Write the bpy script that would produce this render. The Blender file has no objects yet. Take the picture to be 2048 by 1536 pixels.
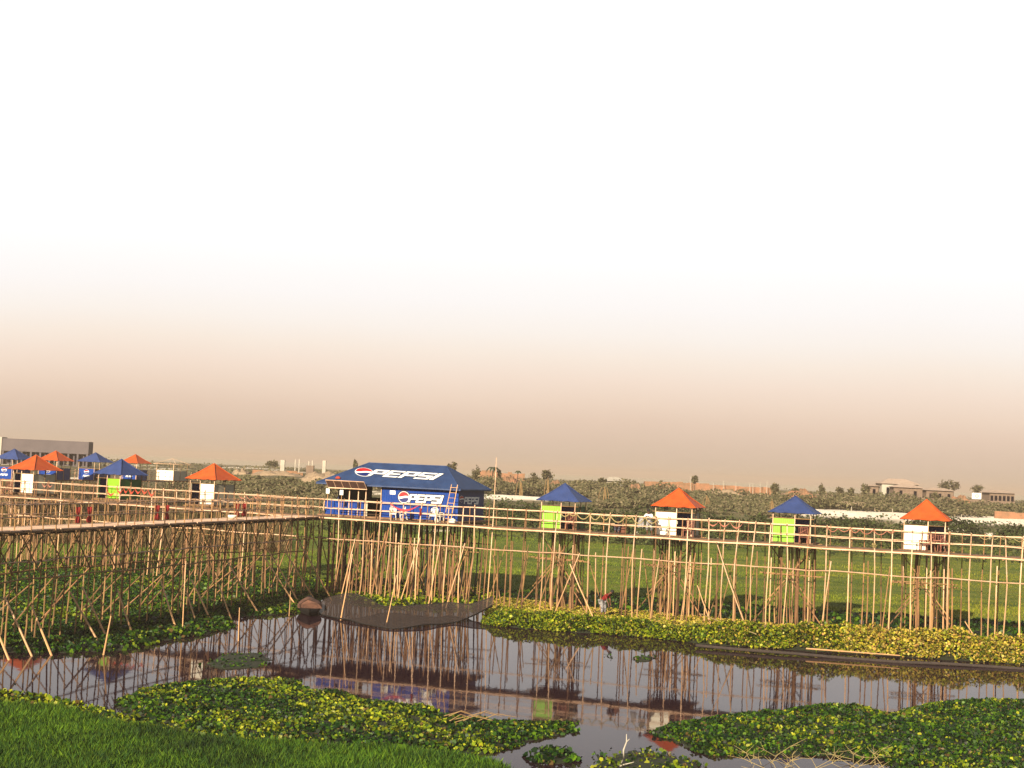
import bpy, math, random
import numpy as np
from mathutils import Vector, Matrix

random.seed(7); rng = np.random.default_rng(11)
S = bpy.context.scene
COL = S.collection

# ------------------------------------------------------------------ camera
FPX, CX, CY, EYE = 2850.0, 1024.0, 768.0, 9.24      # focal length in px of a 2048 px wide frame
ROLL = math.atan(0.045)
PITCH = math.atan(174 * math.cos(ROLL) / FPX)
_f = Vector((0, math.cos(PITCH), math.sin(PITCH)))
_r0 = Vector((1, 0, 0)); _u0 = Vector((0, -math.sin(PITCH), math.cos(PITCH)))
_r = _r0 * math.cos(ROLL) + _u0 * math.sin(ROLL)
_u = -_r0 * math.sin(ROLL) + _u0 * math.cos(ROLL)
cam_d = bpy.data.cameras.new('camera'); cam = bpy.data.objects.new('camera', cam_d); COL.objects.link(cam)
cam_d.sensor_width = 36; cam_d.lens = 36 * FPX / 2048
cam_d.clip_start = 0.5; cam_d.clip_end = 20000
cam.matrix_world = Matrix(((_r.x, _u.x, -_f.x, 0), (_r.y, _u.y, -_f.y, 0), (_r.z, _u.z, -_f.z, EYE), (0, 0, 0, 1)))
S.camera = cam

# ------------------------------------------------------------------ world and sun
SUN_AZ = math.radians(22.5)      # the light travels towards this bearing from +Y to +X
SUN_EL = math.radians(20)
W = bpy.data.worlds.new('World'); S.world = W; W.use_nodes = True
nt = W.node_tree; nt.nodes.clear()
out = nt.nodes.new('ShaderNodeOutputWorld')
sky = nt.nodes.new('ShaderNodeTexSky'); sky.sky_type = 'NISHITA'; sky.sun_disc = False
sky.sun_elevation = SUN_EL; sky.sun_rotation = math.pi + SUN_AZ; sky.dust_density = 4; sky.air_density = 1.5
bg1 = nt.nodes.new('ShaderNodeBackground'); bg1.inputs['Strength'].default_value = 0.05
nt.links.new(sky.outputs[0], bg1.inputs[0])
tc = nt.nodes.new('ShaderNodeTexCoord'); sp = nt.nodes.new('ShaderNodeSeparateXYZ')
nt.links.new(tc.outputs['Generated'], sp.inputs[0])
mr = nt.nodes.new('ShaderNodeMapRange'); mr.inputs['From Min'].default_value = 0; mr.inputs['From Max'].default_value = 0.2
nt.links.new(sp.outputs['Z'], mr.inputs['Value'])
rp = nt.nodes.new('ShaderNodeValToRGB'); cr = rp.color_ramp
SKYR = [(0.0, (0.651, 0.521, 0.413)), (0.045, (0.672, 0.533, 0.418)), (0.1, (0.73, 0.565, 0.445)), (0.17, (0.807, 0.624, 0.497)), (0.235, (0.88, 0.701, 0.571)), (0.31, (0.939, 0.776, 0.658)), (0.39, (0.973, 0.855, 0.753)), (0.47, (0.991, 0.922, 0.863)), (0.57, (1.009, 0.973, 0.956)), (0.72, (1.036, 1.036, 1.036))]
while len(cr.elements) < len(SKYR): cr.elements.new(0.5)
for e, (p, c) in zip(cr.elements, SKYR): e.position = p; e.color = (*c, 1)
wn = nt.nodes.new('ShaderNodeTexNoise'); wn.inputs['Scale'].default_value = 2.2; wn.inputs['Detail'].default_value = 4
nt.links.new(tc.outputs['Generated'], wn.inputs['Vector'])
ma = nt.nodes.new('ShaderNodeMath'); ma.operation = 'MULTIPLY_ADD'; ma.inputs[1].default_value = .16; nt.links.new(wn.outputs['Fac'], ma.inputs[0])
ms_ = nt.nodes.new('ShaderNodeMath'); ms_.operation = 'SUBTRACT'; ms_.inputs[1].default_value = .08; nt.links.new(mr.outputs[0], ms_.inputs[0]); nt.links.new(ms_.outputs[0], ma.inputs[2])
nt.links.new(ma.outputs[0], rp.inputs[0])
bg2 = nt.nodes.new('ShaderNodeBackground'); bg2.inputs['Strength'].default_value = 0.353
nt.links.new(rp.outputs[0], bg2.inputs[0])
mr2 = nt.nodes.new('ShaderNodeMapRange'); mr2.inputs['From Min'].default_value = 0.335; mr2.inputs['From Max'].default_value = 0.40
nt.links.new(sp.outputs['Z'], mr2.inputs['Value'])
mx = nt.nodes.new('ShaderNodeMixShader')
nt.links.new(mr2.outputs[0], mx.inputs[0]); nt.links.new(bg2.outputs[0], mx.inputs[1]); nt.links.new(bg1.outputs[0], mx.inputs[2])
nt.links.new(mx.outputs[0], out.inputs[0])
sd = bpy.data.lights.new('sun', 'SUN'); so = bpy.data.objects.new('sun', sd); COL.objects.link(so)
sd.energy = 5.0; sd.angle = math.radians(0.5); sd.color = (1.0, 0.86, 0.66)
_d = Vector((math.sin(SUN_AZ) * math.cos(SUN_EL), math.cos(SUN_AZ) * math.cos(SUN_EL), -math.sin(SUN_EL)))
so.rotation_euler = _d.to_track_quat('-Z', 'Y').to_euler(); so.location = (-30, -60, 40)
S.view_settings.view_transform = 'Standard'; S.view_settings.look = 'None'
S.view_settings.exposure = 1.5; S.view_settings.gamma = 1.0; S.view_settings.use_curve_mapping = False
S.cycles.max_bounces = 8; S.cycles.transparent_max_bounces = 16; S.cycles.volume_bounces = 0

# ------------------------------------------------------------------ measuring helpers
def ray(px, py): return _f + _r * ((px - CX) / FPX) - _u * ((py - CY) / FPX)
def G(px, py, z=0.0):
    d = ray(px, py); k = (z - EYE) / d.z
    return Vector((d.x * k, d.y * k, z))
def AT(px, py, Y):
    d = ray(px, py); k = Y / d.y
    return Vector((d.x * k, Y, EYE + d.z * k))
def proj(p):
    q = Vector(p) - Vector((0, 0, EYE)); w = q.dot(_f)
    return (CX + FPX * q.dot(_r) / w, CY - FPX * q.dot(_u) / w)
def solve(fn, lo, hi, target):
    flo = fn(lo) - target
    for _ in range(50):
        m = (lo + hi) / 2; fm = fn(m) - target
        if (fm > 0) == (flo > 0): lo, flo = m, fm
        else: hi = m
    return (lo + hi) / 2
def on_plane(px, py, P, N):
    d = ray(px, py); o = Vector((0, 0, EYE)); k = (Vector(P) - o).dot(N) / d.dot(N)
    return o + d * k

DECK = 5.5
O1 = G(709, 1037, DECK); Q1 = G(1700, 1096, DECK)
U1 = (Q1 - O1).normalized(); V1 = Vector((-U1.y, U1.x, 0)); YAW = math.atan2(U1.y, U1.x)
O1g = Vector((O1.x, O1.y, 0))
def w1(s, t, z): return O1g + U1 * s + V1 * t + Vector((0, 0, z))
def s_at(px, t=0.0, z=DECK): return solve(lambda s: proj(w1(s, t, z))[0], -70, 60, px)
def z_at(py, s, t): return solve(lambda z: proj(w1(s, t, z))[1], -3, 14, py)
def loc1(p): q = Vector(p) - O1g; return (q.dot(U1), q.dot(V1), q.z)

# ------------------------------------------------------------------ object helpers
def tag(o, label=None, cat=None, group=None, kind=None):
    if label: o['label'] = label
    if cat: o['category'] = cat
    if group: o['group'] = group
    if kind: o['kind'] = kind
    return o
def empty(name, loc=(0, 0, 0), rz=0.0, label=None, cat=None, group=None):
    o = bpy.data.objects.new(name, None); COL.objects.link(o)
    o.location = loc; o.rotation_euler = (0, 0, rz); o.empty_display_size = .3
    return tag(o, label, cat, group)
def mesh_obj(name, me, mats, parent=None):
    o = bpy.data.objects.new(name, me); COL.objects.link(o)
    for m in (mats if isinstance(mats, (list, tuple)) else [mats]): me.materials.append(m)
    if parent: o.parent = parent
    return o
class MB:
    def __init__(self): self.v = []; self.f = []; self.m = []
    def face(self, pts, m=0):
        b = len(self.v); self.v += [tuple(p) for p in pts]; self.f.append(tuple(range(b, b + len(pts)))); self.m.append(m)
    def box(self, c, s, m=0, rot=None):
        hx, hy, hz = s[0] / 2, s[1] / 2, s[2] / 2; b = len(self.v)
        for x, y, z in ((-1, -1, -1), (1, -1, -1), (1, 1, -1), (-1, 1, -1), (-1, -1, 1), (1, -1, 1), (1, 1, 1), (-1, 1, 1)):
            p = Vector((x * hx, y * hy, z * hz))
            if rot: p = rot @ p
            self.v.append((c[0] + p.x, c[1] + p.y, c[2] + p.z))
        for q in ((0, 3, 2, 1), (4, 5, 6, 7), (0, 1, 5, 4), (1, 2, 6, 5), (2, 3, 7, 6), (3, 0, 4, 7)):
            self.f.append(tuple(b + i for i in q)); self.m.append(m)
    def b2(self, x0, x1, y0, y1, z0, z1, m=0):
        self.box(((x0 + x1) / 2, (y0 + y1) / 2, (z0 + z1) / 2), (x1 - x0, y1 - y0, z1 - z0), m)
    def path(self, pts, r, n=6, m=0, cap=True):
        pts = [Vector(p) for p in pts]; b = len(self.v); k = len(pts)
        rs = r if isinstance(r, (list, tuple)) else [r] * k
        for i, p in enumerate(pts):
            d = (pts[min(i + 1, k - 1)] - pts[max(i - 1, 0)]).normalized()
            a = d.cross(Vector((0, 0, 1)) if abs(d.z) < .9 else Vector((1, 0, 0))).normalized(); c = d.cross(a)
            for j in range(n):
                t = 2 * math.pi * j / n; q = p + (a * math.cos(t) + c * math.sin(t)) * rs[i]
                self.v.append(tuple(q))
        for i in range(k - 1):
            for j in range(n):
                self.f.append((b + i * n + j, b + i * n + (j + 1) % n, b + (i + 1) * n + (j + 1) % n, b + (i + 1) * n + j)); self.m.append(m)
        if cap:
            self.f.append(tuple(b + j for j in range(n))[::-1]); self.m.append(m)
            self.f.append(tuple(b + (k - 1) * n + j for j in range(n))); self.m.append(m)
    def pole(self, p, q, r=.035, r2=None, bow=.03, seg=5, n=6, m=0):
        p = Vector(p); q = Vector(q); r2 = r * .8 if r2 is None else r2
        a = random.uniform(0, 6.28); L = (q - p).length; bw = bow * L / 5
        off = Vector((math.cos(a), math.sin(a), 0)) * bw; off2 = Vector((random.uniform(-1, 1), random.uniform(-1, 1), 0)) * bw * .45
        pts = []; rs = []
        for i in range(seg + 1):
            t = i / seg; pts.append(p.lerp(q, t) + off * math.sin(math.pi * t) + off2 * math.sin(2.4 * math.pi * t) * (0 < i < seg)); rs.append(r + (r2 - r) * t)
        self.path(pts, rs, n, m)
    def lathe(self, prof, c=(0, 0, 0), n=12, sx=1, sy=1, m=0):
        b = len(self.v); k = len(prof)
        for r, z in prof:
            for j in range(n):
                t = 2 * math.pi * j / n; self.v.append((c[0] + r * math.cos(t) * sx, c[1] + r * math.sin(t) * sy, c[2] + z))
        for i in range(k - 1):
            for j in range(n):
                self.f.append((b + i * n + j, b + i * n + (j + 1) % n, b + (i + 1) * n + (j + 1) % n, b + (i + 1) * n + j)); self.m.append(m)
        self.f.append(tuple(b + j for j in range(n))[::-1]); self.m.append(m)
        self.f.append(tuple(b + (k - 1) * n + j for j in range(n))); self.m.append(m)
    def loft(self, rows, m=0):
        b = len(self.v); nr = len(rows); nc = len(rows[0])
        for r in rows: self.v += [tuple(p) for p in r]
        for i in range(nr - 1):
            for j in range(nc - 1):
                self.f.append((b + i * nc + j, b + i * nc + j + 1, b + (i + 1) * nc + j + 1, b + (i + 1) * nc + j)); self.m.append(m)
    def build(self, name, mats, parent=None, smooth=False):
        me = bpy.data.meshes.new(name); me.from_pydata(self.v, [], self.f)
        if any(self.m): me.polygons.foreach_set('material_index', self.m)
        if smooth: me.polygons.foreach_set('use_smooth', [True] * len(self.f))
        me.update()
        return mesh_obj(name, me, mats, parent)

# ------------------------------------------------------------------ materials
def mat(name, c, rough=.8, c2=None, scale=3.0, amt=1.0, bump=0.0, bscale=None, objvar=0.0, stretch=None, spec=.3, coat=0, wave=None, detail=6, alpha=None, zfade=None):
    m = bpy.data.materials.new(name); m.use_nodes = True; n = m.node_tree; L = n.links
    b = n.nodes['Principled BSDF']; b.inputs['Roughness'].default_value = rough; b.inputs['Specular IOR Level'].default_value = spec
    col = None
    tcn = n.nodes.new('ShaderNodeTexCoord'); mp = n.nodes.new('ShaderNodeMapping'); L.new(tcn.outputs['Object'], mp.inputs[0])
    if stretch: mp.inputs['Scale'].default_value = stretch
    nz = n.nodes.new('ShaderNodeTexNoise'); nz.inputs['Scale'].default_value = scale; nz.inputs['Detail'].default_value = detail; nz.inputs['Roughness'].default_value = .65
    L.new(mp.outputs[0], nz.inputs['Vector'])
    rp = n.nodes.new('ShaderNodeValToRGB'); rp.color_ramp.elements[0].position = .3; rp.color_ramp.elements[1].position = .7
    c2 = c2 or tuple(x * .72 for x in c)
    kk = .66 if max(c) > .84 else .40
    c = tuple(x * kk for x in c); c2 = tuple(x * kk for x in c2)
    rp.color_ramp.elements[0].color = (*c2, 1); rp.color_ramp.elements[1].color = (*c, 1)
    L.new(nz.outputs['Fac'], rp.inputs[0]); col = rp.outputs[0]
    if zfade:      # poles are bleached towards the top and stained brown by damp towards the foot
        sz = n.nodes.new('ShaderNodeSeparateXYZ'); L.new(tcn.outputs['Object'], sz.inputs[0])
        ad = n.nodes.new('ShaderNodeMath'); ad.operation = 'MULTIPLY_ADD'; ad.inputs[1].default_value = 3.0; L.new(nz.outputs['Fac'], ad.inputs[0]); L.new(sz.outputs['Z'], ad.inputs[2])
        mz = n.nodes.new('ShaderNodeMapRange'); mz.inputs['From Min'].default_value = 2.2; mz.inputs['From Max'].default_value = 6.8; L.new(ad.outputs[0], mz.inputs['Value'])
        mc = n.nodes.new('ShaderNodeMix'); mc.data_type = 'RGBA'; L.new(mz.outputs[0], mc.inputs[0]); mc.inputs[6].default_value = (*[x * kk for x in zfade], 1); L.new(col, mc.inputs[7]); col = mc.outputs[2]
    if objvar:
        oi = n.nodes.new('ShaderNodeObjectInfo'); hs = n.nodes.new('ShaderNodeHueSaturation')
        m1 = n.nodes.new('ShaderNodeMapRange'); m1.inputs['To Min'].default_value = 1 - objvar; m1.inputs['To Max'].default_value = 1 + objvar * .7
        L.new(oi.outputs['Random'], m1.inputs['Value']); L.new(m1.outputs[0], hs.inputs['Value']); L.new(col, hs.inputs['Color']); col = hs.outputs[0]
    L.new(col, b.inputs['Base Color'])
    if wave:
        wv = n.nodes.new('ShaderNodeTexWave'); wv.bands_direction = wave[0]; wv.inputs['Scale'].default_value = wave[1]; wv.inputs['Distortion'].default_value = .3
        L.new(tcn.outputs['Object'], wv.inputs['Vector'])
        bp = n.nodes.new('ShaderNodeBump'); bp.inputs['Strength'].default_value = wave[2]; bp.inputs['Distance'].default_value = .02
        L.new(wv.outputs['Fac'], bp.inputs['Height']); L.new(bp.outputs[0], b.inputs['Normal'])
    elif bump:
        n2 = n.nodes.new('ShaderNodeTexNoise'); n2.inputs['Scale'].default_value = bscale or scale * 3; n2.inputs['Detail'].default_value = 5
        L.new(tcn.outputs['Object'], n2.inputs['Vector'])
        bp = n.nodes.new('ShaderNodeBump'); bp.inputs['Strength'].default_value = bump; bp.inputs['Distance'].default_value = .05
        L.new(n2.outputs['Fac'], bp.inputs['Height']); L.new(bp.outputs[0], b.inputs['Normal'])
    if alpha is not None: b.inputs['Alpha'].default_value = alpha
    return m
def leafmat(name, rough=.45, spec=.35, trans=.25):
    m = bpy.data.materials.new(name); m.use_nodes = True; n = m.node_tree; L = n.links
    b = n.nodes['Principled BSDF']; b.inputs['Roughness'].default_value = rough; b.inputs['Specular IOR Level'].default_value = spec
    at = n.nodes.new('ShaderNodeAttribute'); at.attribute_name = 'Col'; L.new(at.outputs['Color'], b.inputs['Base Color'])
    tr = n.nodes.new('ShaderNodeBsdfTranslucent'); L.new(at.outputs['Color'], tr.inputs['Color'])
    ms = n.nodes.new('ShaderNodeMixShader'); ms.inputs[0].default_value = trans
    L.new(b.outputs[0], ms.inputs[1]); L.new(tr.outputs[0], ms.inputs[2]); L.new(ms.outputs[0], n.nodes['Material Output'].inputs[0])
    return m
M = {}
M['bamboo'] = mat('bleached_bamboo', (.92, .62, .42), .6, (.50, .28, .15), 1.0, objvar=.30, stretch=(1, 1, .8), spec=.3, zfade=(.52, .29, .13))
M['bamboo_dark'] = mat('weathered_bamboo', (.60, .34, .13), .75, (.24, .12, .045), 1.4, objvar=.40, stretch=(1, 1, .7))
M['stilt'] = mat('stilt_bamboo', (.62, .31, .13), .75, (.16, .07, .03), 1.1, objvar=.45, stretch=(1, 1, .6))
M['mat'] = mat('woven_deck_mat', (.42, .24, .12), .9, (.20, .10, .05), 2.5, bump=.5, bscale=9)
M['sandmat'] = mat('sandy_deck', (.86, .58, .40), .95, (.66, .42, .27), 2.0, bump=.3, bscale=8)
M['orange'] = mat('orange_roof_paint', (.82, .15, .022), .6, (.70, .10, .014), 1.6, bump=.3, bscale=7, objvar=.06)
M['blueroof'] = mat('faded_blue_roof', (.060, .105, .33), .6, (.035, .065, .20), 1.3, bump=.35, bscale=6, objvar=.10)
M['bigroof'] = mat('big_blue_roof', (.045, .10, .27), .6, (.022, .052, .155), 1.3, bump=.35, bscale=5)
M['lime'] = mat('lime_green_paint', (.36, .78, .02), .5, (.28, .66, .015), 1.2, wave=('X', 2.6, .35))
M['green'] = mat('dark_green_paint', (.04, .20, .03), .6, (.03, .15, .02), 1.5, wave=('Y', 2.6, .35))  # shaded sides of the lime huts put into a darker green; also the sign ring
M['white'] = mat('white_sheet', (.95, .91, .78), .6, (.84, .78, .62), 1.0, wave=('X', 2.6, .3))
M['greywall'] = mat('grey_sheet', (.80, .72, .52), .7, (.62, .54, .38), 1.6, wave=('Y', 2.6, .3))  # shaded sides of the white huts put into a greyer tone; also counter trim
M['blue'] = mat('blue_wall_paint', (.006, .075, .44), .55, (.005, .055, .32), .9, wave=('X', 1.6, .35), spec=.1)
M['navy'] = mat('navy_wall_paint', (.014, .05, .27), .6, (.008, .03, .17), 1.2, wave=('Y', 1.6, .3))  # shaded sides of the blue walls put into a darker blue
M['dark'] = mat('dark_interior', (.006, .006, .016), .9, (.003, .003, .008), 2, spec=0)  # near-black colour standing in for the shade inside and under roofs
M['logowhite'] = mat('logo_white', (.86, .86, .84), .5, (.80, .80, .78), 4)
M['logored'] = mat('logo_red', (.72, .012, .016), .5, (.62, .01, .014), 4)
M['logoblue'] = mat('logo_blue', (.01, .025, .22), .5, (.008, .02, .18), 4)
M['logonavy'] = mat('logo_outline', (.006, .010, .06), .6, (.005, .008, .05), 4)
M['plastic'] = mat('white_plastic', (.85, .80, .70), .35, (.75, .66, .52), 5)
M['redcloth'] = mat('red_cloth', (.36, .010, .008), .85, (.22, .005, .004), 6)
M['pinkcloth'] = mat('pink_cloth', (.78, .07, .09), .8, (.6, .04, .05), 5)
M['orangecloth'] = mat('orange_red_cloth', (.75, .10, .04), .85, (.55, .05, .03), 5)
M['garland'] = mat('pale_garland', (.62, .50, .22), .9, (.45, .32, .12), 9)
M['garlandp'] = mat('pink_garland', (.62, .26, .16), .9, (.45, .15, .10), 9)
M['reed'] = mat('reed_awning', (.16, .075, .05), .9, (.08, .035, .025), 4)
M['concrete'] = mat('grey_concrete', (.20, .165, .17), .9, (.14, .118, .125), .25)
M['plaster'] = mat('pale_plaster', (.75, .68, .55), .85, (.6, .52, .42), .6)
M['brick'] = mat('red_brick_far', (.62, .27, .14), .9, (.26, .17, .09), .55, bump=.5, bscale=3)
M['sandheap'] = mat('sand_heap', (.60, .44, .28), .95, (.38, .26, .16), 1.1, bump=.8, bscale=2)
M['thatch'] = mat('tin_thatch_roof', (.80, .60, .46), .85, (.55, .40, .30), 1.2)
M['shedwall'] = mat('shed_wall', (.36, .25, .17), .9, (.22, .15, .11), 1.0)
M['bark'] = mat('bark', (.13, .09, .06), .9, (.08, .055, .035), 3)
M['hull'] = mat('tarred_hull', (.018, .014, .012), .7, (.010, .008, .007), 3)  # boat tar; also the painted shade on deck edge and rear shop stilts
M['canopy'] = mat('split_bamboo_canopy', (.34, .15, .09), .8, (.10, .045, .03), 5)
M['skin'] = mat('brown_skin', (.22, .085, .045), .6, (.18, .07, .035), 8)
M['hair'] = mat('black_hair', (.012, .010, .010), .7, (.008, .007, .007), 8)
M['shirtwhite'] = mat('white_shirt', (.85, .82, .78), .8, (.75, .72, .68), 6)
M['check'] = mat('checked_cloth', (.60, .56, .52), .85, (.12, .12, .15), 9, detail=1)
M['blackcloth'] = mat('black_cloth', (.014, .012, .016), .9, (.008, .008, .01), 6)
M['greycloth'] = mat('grey_cloth', (.12, .12, .16), .9, (.07, .07, .10), 6)
M['sack'] = mat('brown_sack', (.30, .12, .07), .9, (.2, .07, .04), 5)
M['leaf'] = leafmat('glossy_leaf', .45, .12, .2)
M['grassblade'] = leafmat('grass_blade', .6, .04, .3)
M['bush'] = leafmat('bush_leaf', .7, .15, .2)

# ------------------------------------------------------------------ terrain and water
def sstep(x, a, b): t = np.clip((x - a) / (b - a), 0, 1); return t * t * (3 - 2 * t)
def wob(x, y, f, s=0.0):
    return (np.sin(x * f + 1.3 * s) * np.cos(y * f * .83 + s) + .6 * np.sin(x * f * 2.1 + y * f * 1.7 + 2 * s) + .4 * np.cos(x * f * 3.7 - y * f * 3.1 + s * 3)) / 2
BANK = [G(*p) for p in ((-500, 1118), (0, 1128), (300, 1132), (560, 1150), (640, 1162), (980, 1180), (1200, 1192), (1400, 1206), (1640, 1222), (2048, 1245), (2500, 1275))]
BX = np.array([p.x for p in BANK]); BY = np.array([p.y for p in BANK])
_o = np.argsort(BX); BX, BY = BX[_o], BY[_o]
NEAR = [G(*p) for p in ((-500, 1330), (0, 1408), (130, 1420), (250, 1446), (400, 1478), (560, 1488), (760, 1498), (900, 1512), (1010, 1530), (1080, 1600), (1200, 1900))]
NX = np.array([p.x for p in NEAR]); NY = np.array([p.y for p in NEAR])
def terr(x, y):
    x = np.asarray(x, float); y = np.asarray(y, float)
    yb = np.interp(x, BX, BY) + .5 * wob(x, y * 0, .9)
    field = .12 + .10 * wob(x, y, .35) * sstep(y - yb, 0, 6)
    yy = y + 9 * wob(x, x * 0, .035, 1.0) + 4 * wob(x, y, .09, 2.0)
    rise = .9 * sstep(yy, 150, 205) + 3.6 * sstep(yy, 205, 252) + 1.0 * sstep(yy, 260, 320) + 1.1 * sstep(yy, 330, 430) + .3 * sstep(yy, 500, 900)
    rise = rise + .35 * wob(x, y, .12, 3.0) * sstep(yy, 190, 240) * (1 - sstep(yy, 500, 700))
    far = -.8 + (field + .8) * sstep(y - yb, -2.0, .4) + rise
    yn = np.interp(x, NX, NY, right=5.0)
    near = (.8 + .10) * (1 - sstep(y - yn, -1.2, .3))
    return far + np.where(y < yb - 3, near, 0)
rows = [16.0]
while rows[-1] < 5200: rows.append(rows[-1] * (1.010 if 180 < rows[-1] < 330 else 1.016))
rows = np.array(rows); cols = np.linspace(-1.0, 1.0, 560)
Yg, Ag = np.meshgrid(rows, cols, indexing='ij'); Xg = Ag * Yg
Zg = terr(Xg, Yg)
nr, nc = Yg.shape
co = np.stack([Xg, Yg, Zg], -1).reshape(-1, 3)
ii, jj = np.meshgrid(np.arange(nr - 1), np.arange(nc - 1), indexing='ij'); a = (ii * nc + jj).ravel()
quads = np.stack([a, a + 1, a + nc + 1, a + nc], 1)
def np_mesh(name, co, faces, colors=None, smooth=False, flat_mats=None):
    me = bpy.data.meshes.new(name); k = faces.shape[1]
    me.vertices.add(len(co)); me.vertices.foreach_set('co', np.ascontiguousarray(co, dtype=np.float32).ravel())
    me.loops.add(faces.size); me.loops.foreach_set('vertex_index', faces.ravel().astype(np.int32))
    me.polygons.add(len(faces)); me.polygons.foreach_set('loop_start', np.arange(0, faces.size, k, dtype=np.int32))
    me.polygons.foreach_set('loop_total', np.full(len(faces), k, dtype=np.int32))
    if smooth: me.polygons.foreach_set('use_smooth', np.ones(len(faces), dtype=bool))
    if flat_mats is not None: me.polygons.foreach_set('material_index', flat_mats.astype(np.int32))
    me.update(calc_edges=True)
    if colors is not None:
        at = me.color_attributes.new('Col', 'FLOAT_COLOR', 'POINT')
        at.data.foreach_set('color', np.concatenate([colors, np.ones((len(colors), 1))], 1).astype(np.float32).ravel())
    return me
# bare sand lies in world-fixed drifts along the raised bank
def inpoly(P, x, y):
    x = np.asarray(x); y = np.asarray(y); r = np.zeros(x.shape, bool); n = len(P)
    for i in range(n):
        x0, y0 = P[i]; x1, y1 = P[(i + 1) % n]
        c = ((y0 > y) != (y1 > y)) & (x < (x1 - x0) * (y - y0) / ((y1 - y0) if y1 != y0 else 1e-9) + x0)
        r ^= c
    return r
def polydist(P, x, y):
    d = np.full(np.shape(x), 1e9); n = len(P)
    for i in range(n):
        x0, y0 = P[i]; x1, y1 = P[(i + 1) % n]; dx, dy = x1 - x0, y1 - y0
        t = np.clip(((x - x0) * dx + (y - y0) * dy) / (dx * dx + dy * dy + 1e-9), 0, 1)
        d = np.minimum(d, np.hypot(x - x0 - t * dx, y - y0 - t * dy))
    return d
sx0 = Xg; yyg = Yg + 9 * wob(Xg, Xg * 0, .035, 1.0) + 4 * wob(Xg, Yg, .09, 2.0)
sand = sstep(yyg, 237, 241) * (1 - sstep(yyg, 266, 272)) * np.clip(sstep(Xg, 46, 53) + sstep(Xg, -12, -6) * (1 - sstep(Xg, 8, 14)) * sstep(yyg, 243, 246) + .8 * sstep(wob(Xg, Yg * 1.5, .13, 4), .45, .6), 0, 1)
sand = np.maximum(sand, sstep(wob(Xg, Yg, .16, 5), .35, .55) * sstep(yyg, 215, 222) * (1 - sstep(yyg, 262, 268)) * sstep(Xg, 30, 60))
sand = np.maximum(sand, .8 * sstep(wob(Xg, Yg * 2.0, .10, 7), .55, .75) * sstep(yyg, 185, 195) * (1 - sstep(yyg, 240, 245)))
sand = np.maximum(sand, .6 * sstep(wob(Xg, Yg, .05, 9), .35, .6) * sstep(yyg, 300, 330) * (1 - sstep(yyg, 450, 520)))
gc = np.zeros(Xg.shape + (3,)); gc[..., 0] = np.maximum(sand, .40 * sstep(Yg, 430, 600)); gc[..., 1] = sstep(yyg, 200, 240); gc[..., 2] = sstep(Yg, 24, 70)  # far ground mixed paler as painted distance haze
me = np_mesh('ground', co, quads, gc.reshape(-1, 3), smooth=True)
gm = bpy.data.materials.new('grass_ground'); gm.use_nodes = True; n = gm.node_tree; L = n.links
b = n.nodes['Principled BSDF']; b.inputs['Roughness'].default_value = .95; b.inputs['Specular IOR Level'].default_value = .1
def nz(scale, detail=6, stretch=None):
    t = n.nodes.new('ShaderNodeTexCoord'); mp = n.nodes.new('ShaderNodeMapping'); L.new(t.outputs['Object'], mp.inputs[0])
    if stretch: mp.inputs['Scale'].default_value = stretch
    q = n.nodes.new('ShaderNodeTexNoise'); q.inputs['Scale'].default_value = scale; q.inputs['Detail'].default_value = detail; q.inputs['Roughness'].default_value = .7
    L.new(mp.outputs[0], q.inputs['Vector']); return q.outputs['Fac']
def ramp(fac, stops):
    r = n.nodes.new('ShaderNodeValToRGB'); e = r.color_ramp
    while len(e.elements) < len(stops): e.elements.new(.5)
    for el, (p, c) in zip(e.elements, stops): el.position = p; el.color = (*c, 1)
    L.new(fac, r.inputs[0]); return r.outputs[0]
def mixc(f, a_, b_):
    x = n.nodes.new('ShaderNodeMix'); x.data_type = 'RGBA'
    if isinstance(f, float): x.inputs[0].default_value = f
    else: L.new(f, x.inputs[0])
    L.new(a_, x.inputs[6]); L.new(b_, x.inputs[7]); return x.outputs[2]
at = n.nodes.new('ShaderNodeAttribute'); at.attribute_name = 'Col'; spx = n.nodes.new('ShaderNodeSeparateXYZ'); L.new(at.outputs['Vector'], spx.inputs[0])
g1 = ramp(nz(.07, 9, (1, 2.6, 1)), [(.36, (.022, .044, .006)), (.47, (.072, .108, .011)), (.62, (.150, .152, .022))])
g2 = ramp(nz(2.2, 6), [(.35, (.030, .052, .005)), (.65, (.098, .112, .016))])
grass = mixc(.30, g1, g2)
scrub = ramp(nz(.35, 7), [(.3, (.05, .050, .022)), (.55, (.10, .085, .045)), (.75, (.22, .15, .085))])
sand_and_haze = ramp(nz(.6, 7), [(.25, (.50, .39, .29)), (.5, (.72, .62, .50))])
c1 = mixc(spx.outputs['Y'], grass, scrub)
c2 = mixc(spx.outputs['X'], c1, sand_and_haze)
L.new(c2, b.inputs['Base Color'])
bp = n.nodes.new('ShaderNodeBump'); bp.inputs['Strength'].default_value = .6; bp.inputs['Distance'].default_value = .25
L.new(nz(3.0, 6), bp.inputs['Height']); L.new(bp.outputs[0], b.inputs['Normal'])
tag(mesh_obj('ground', me, gm), 'wide grass field rising to scrubby sandy land behind the stilt huts', 'ground', kind='structure')

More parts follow.
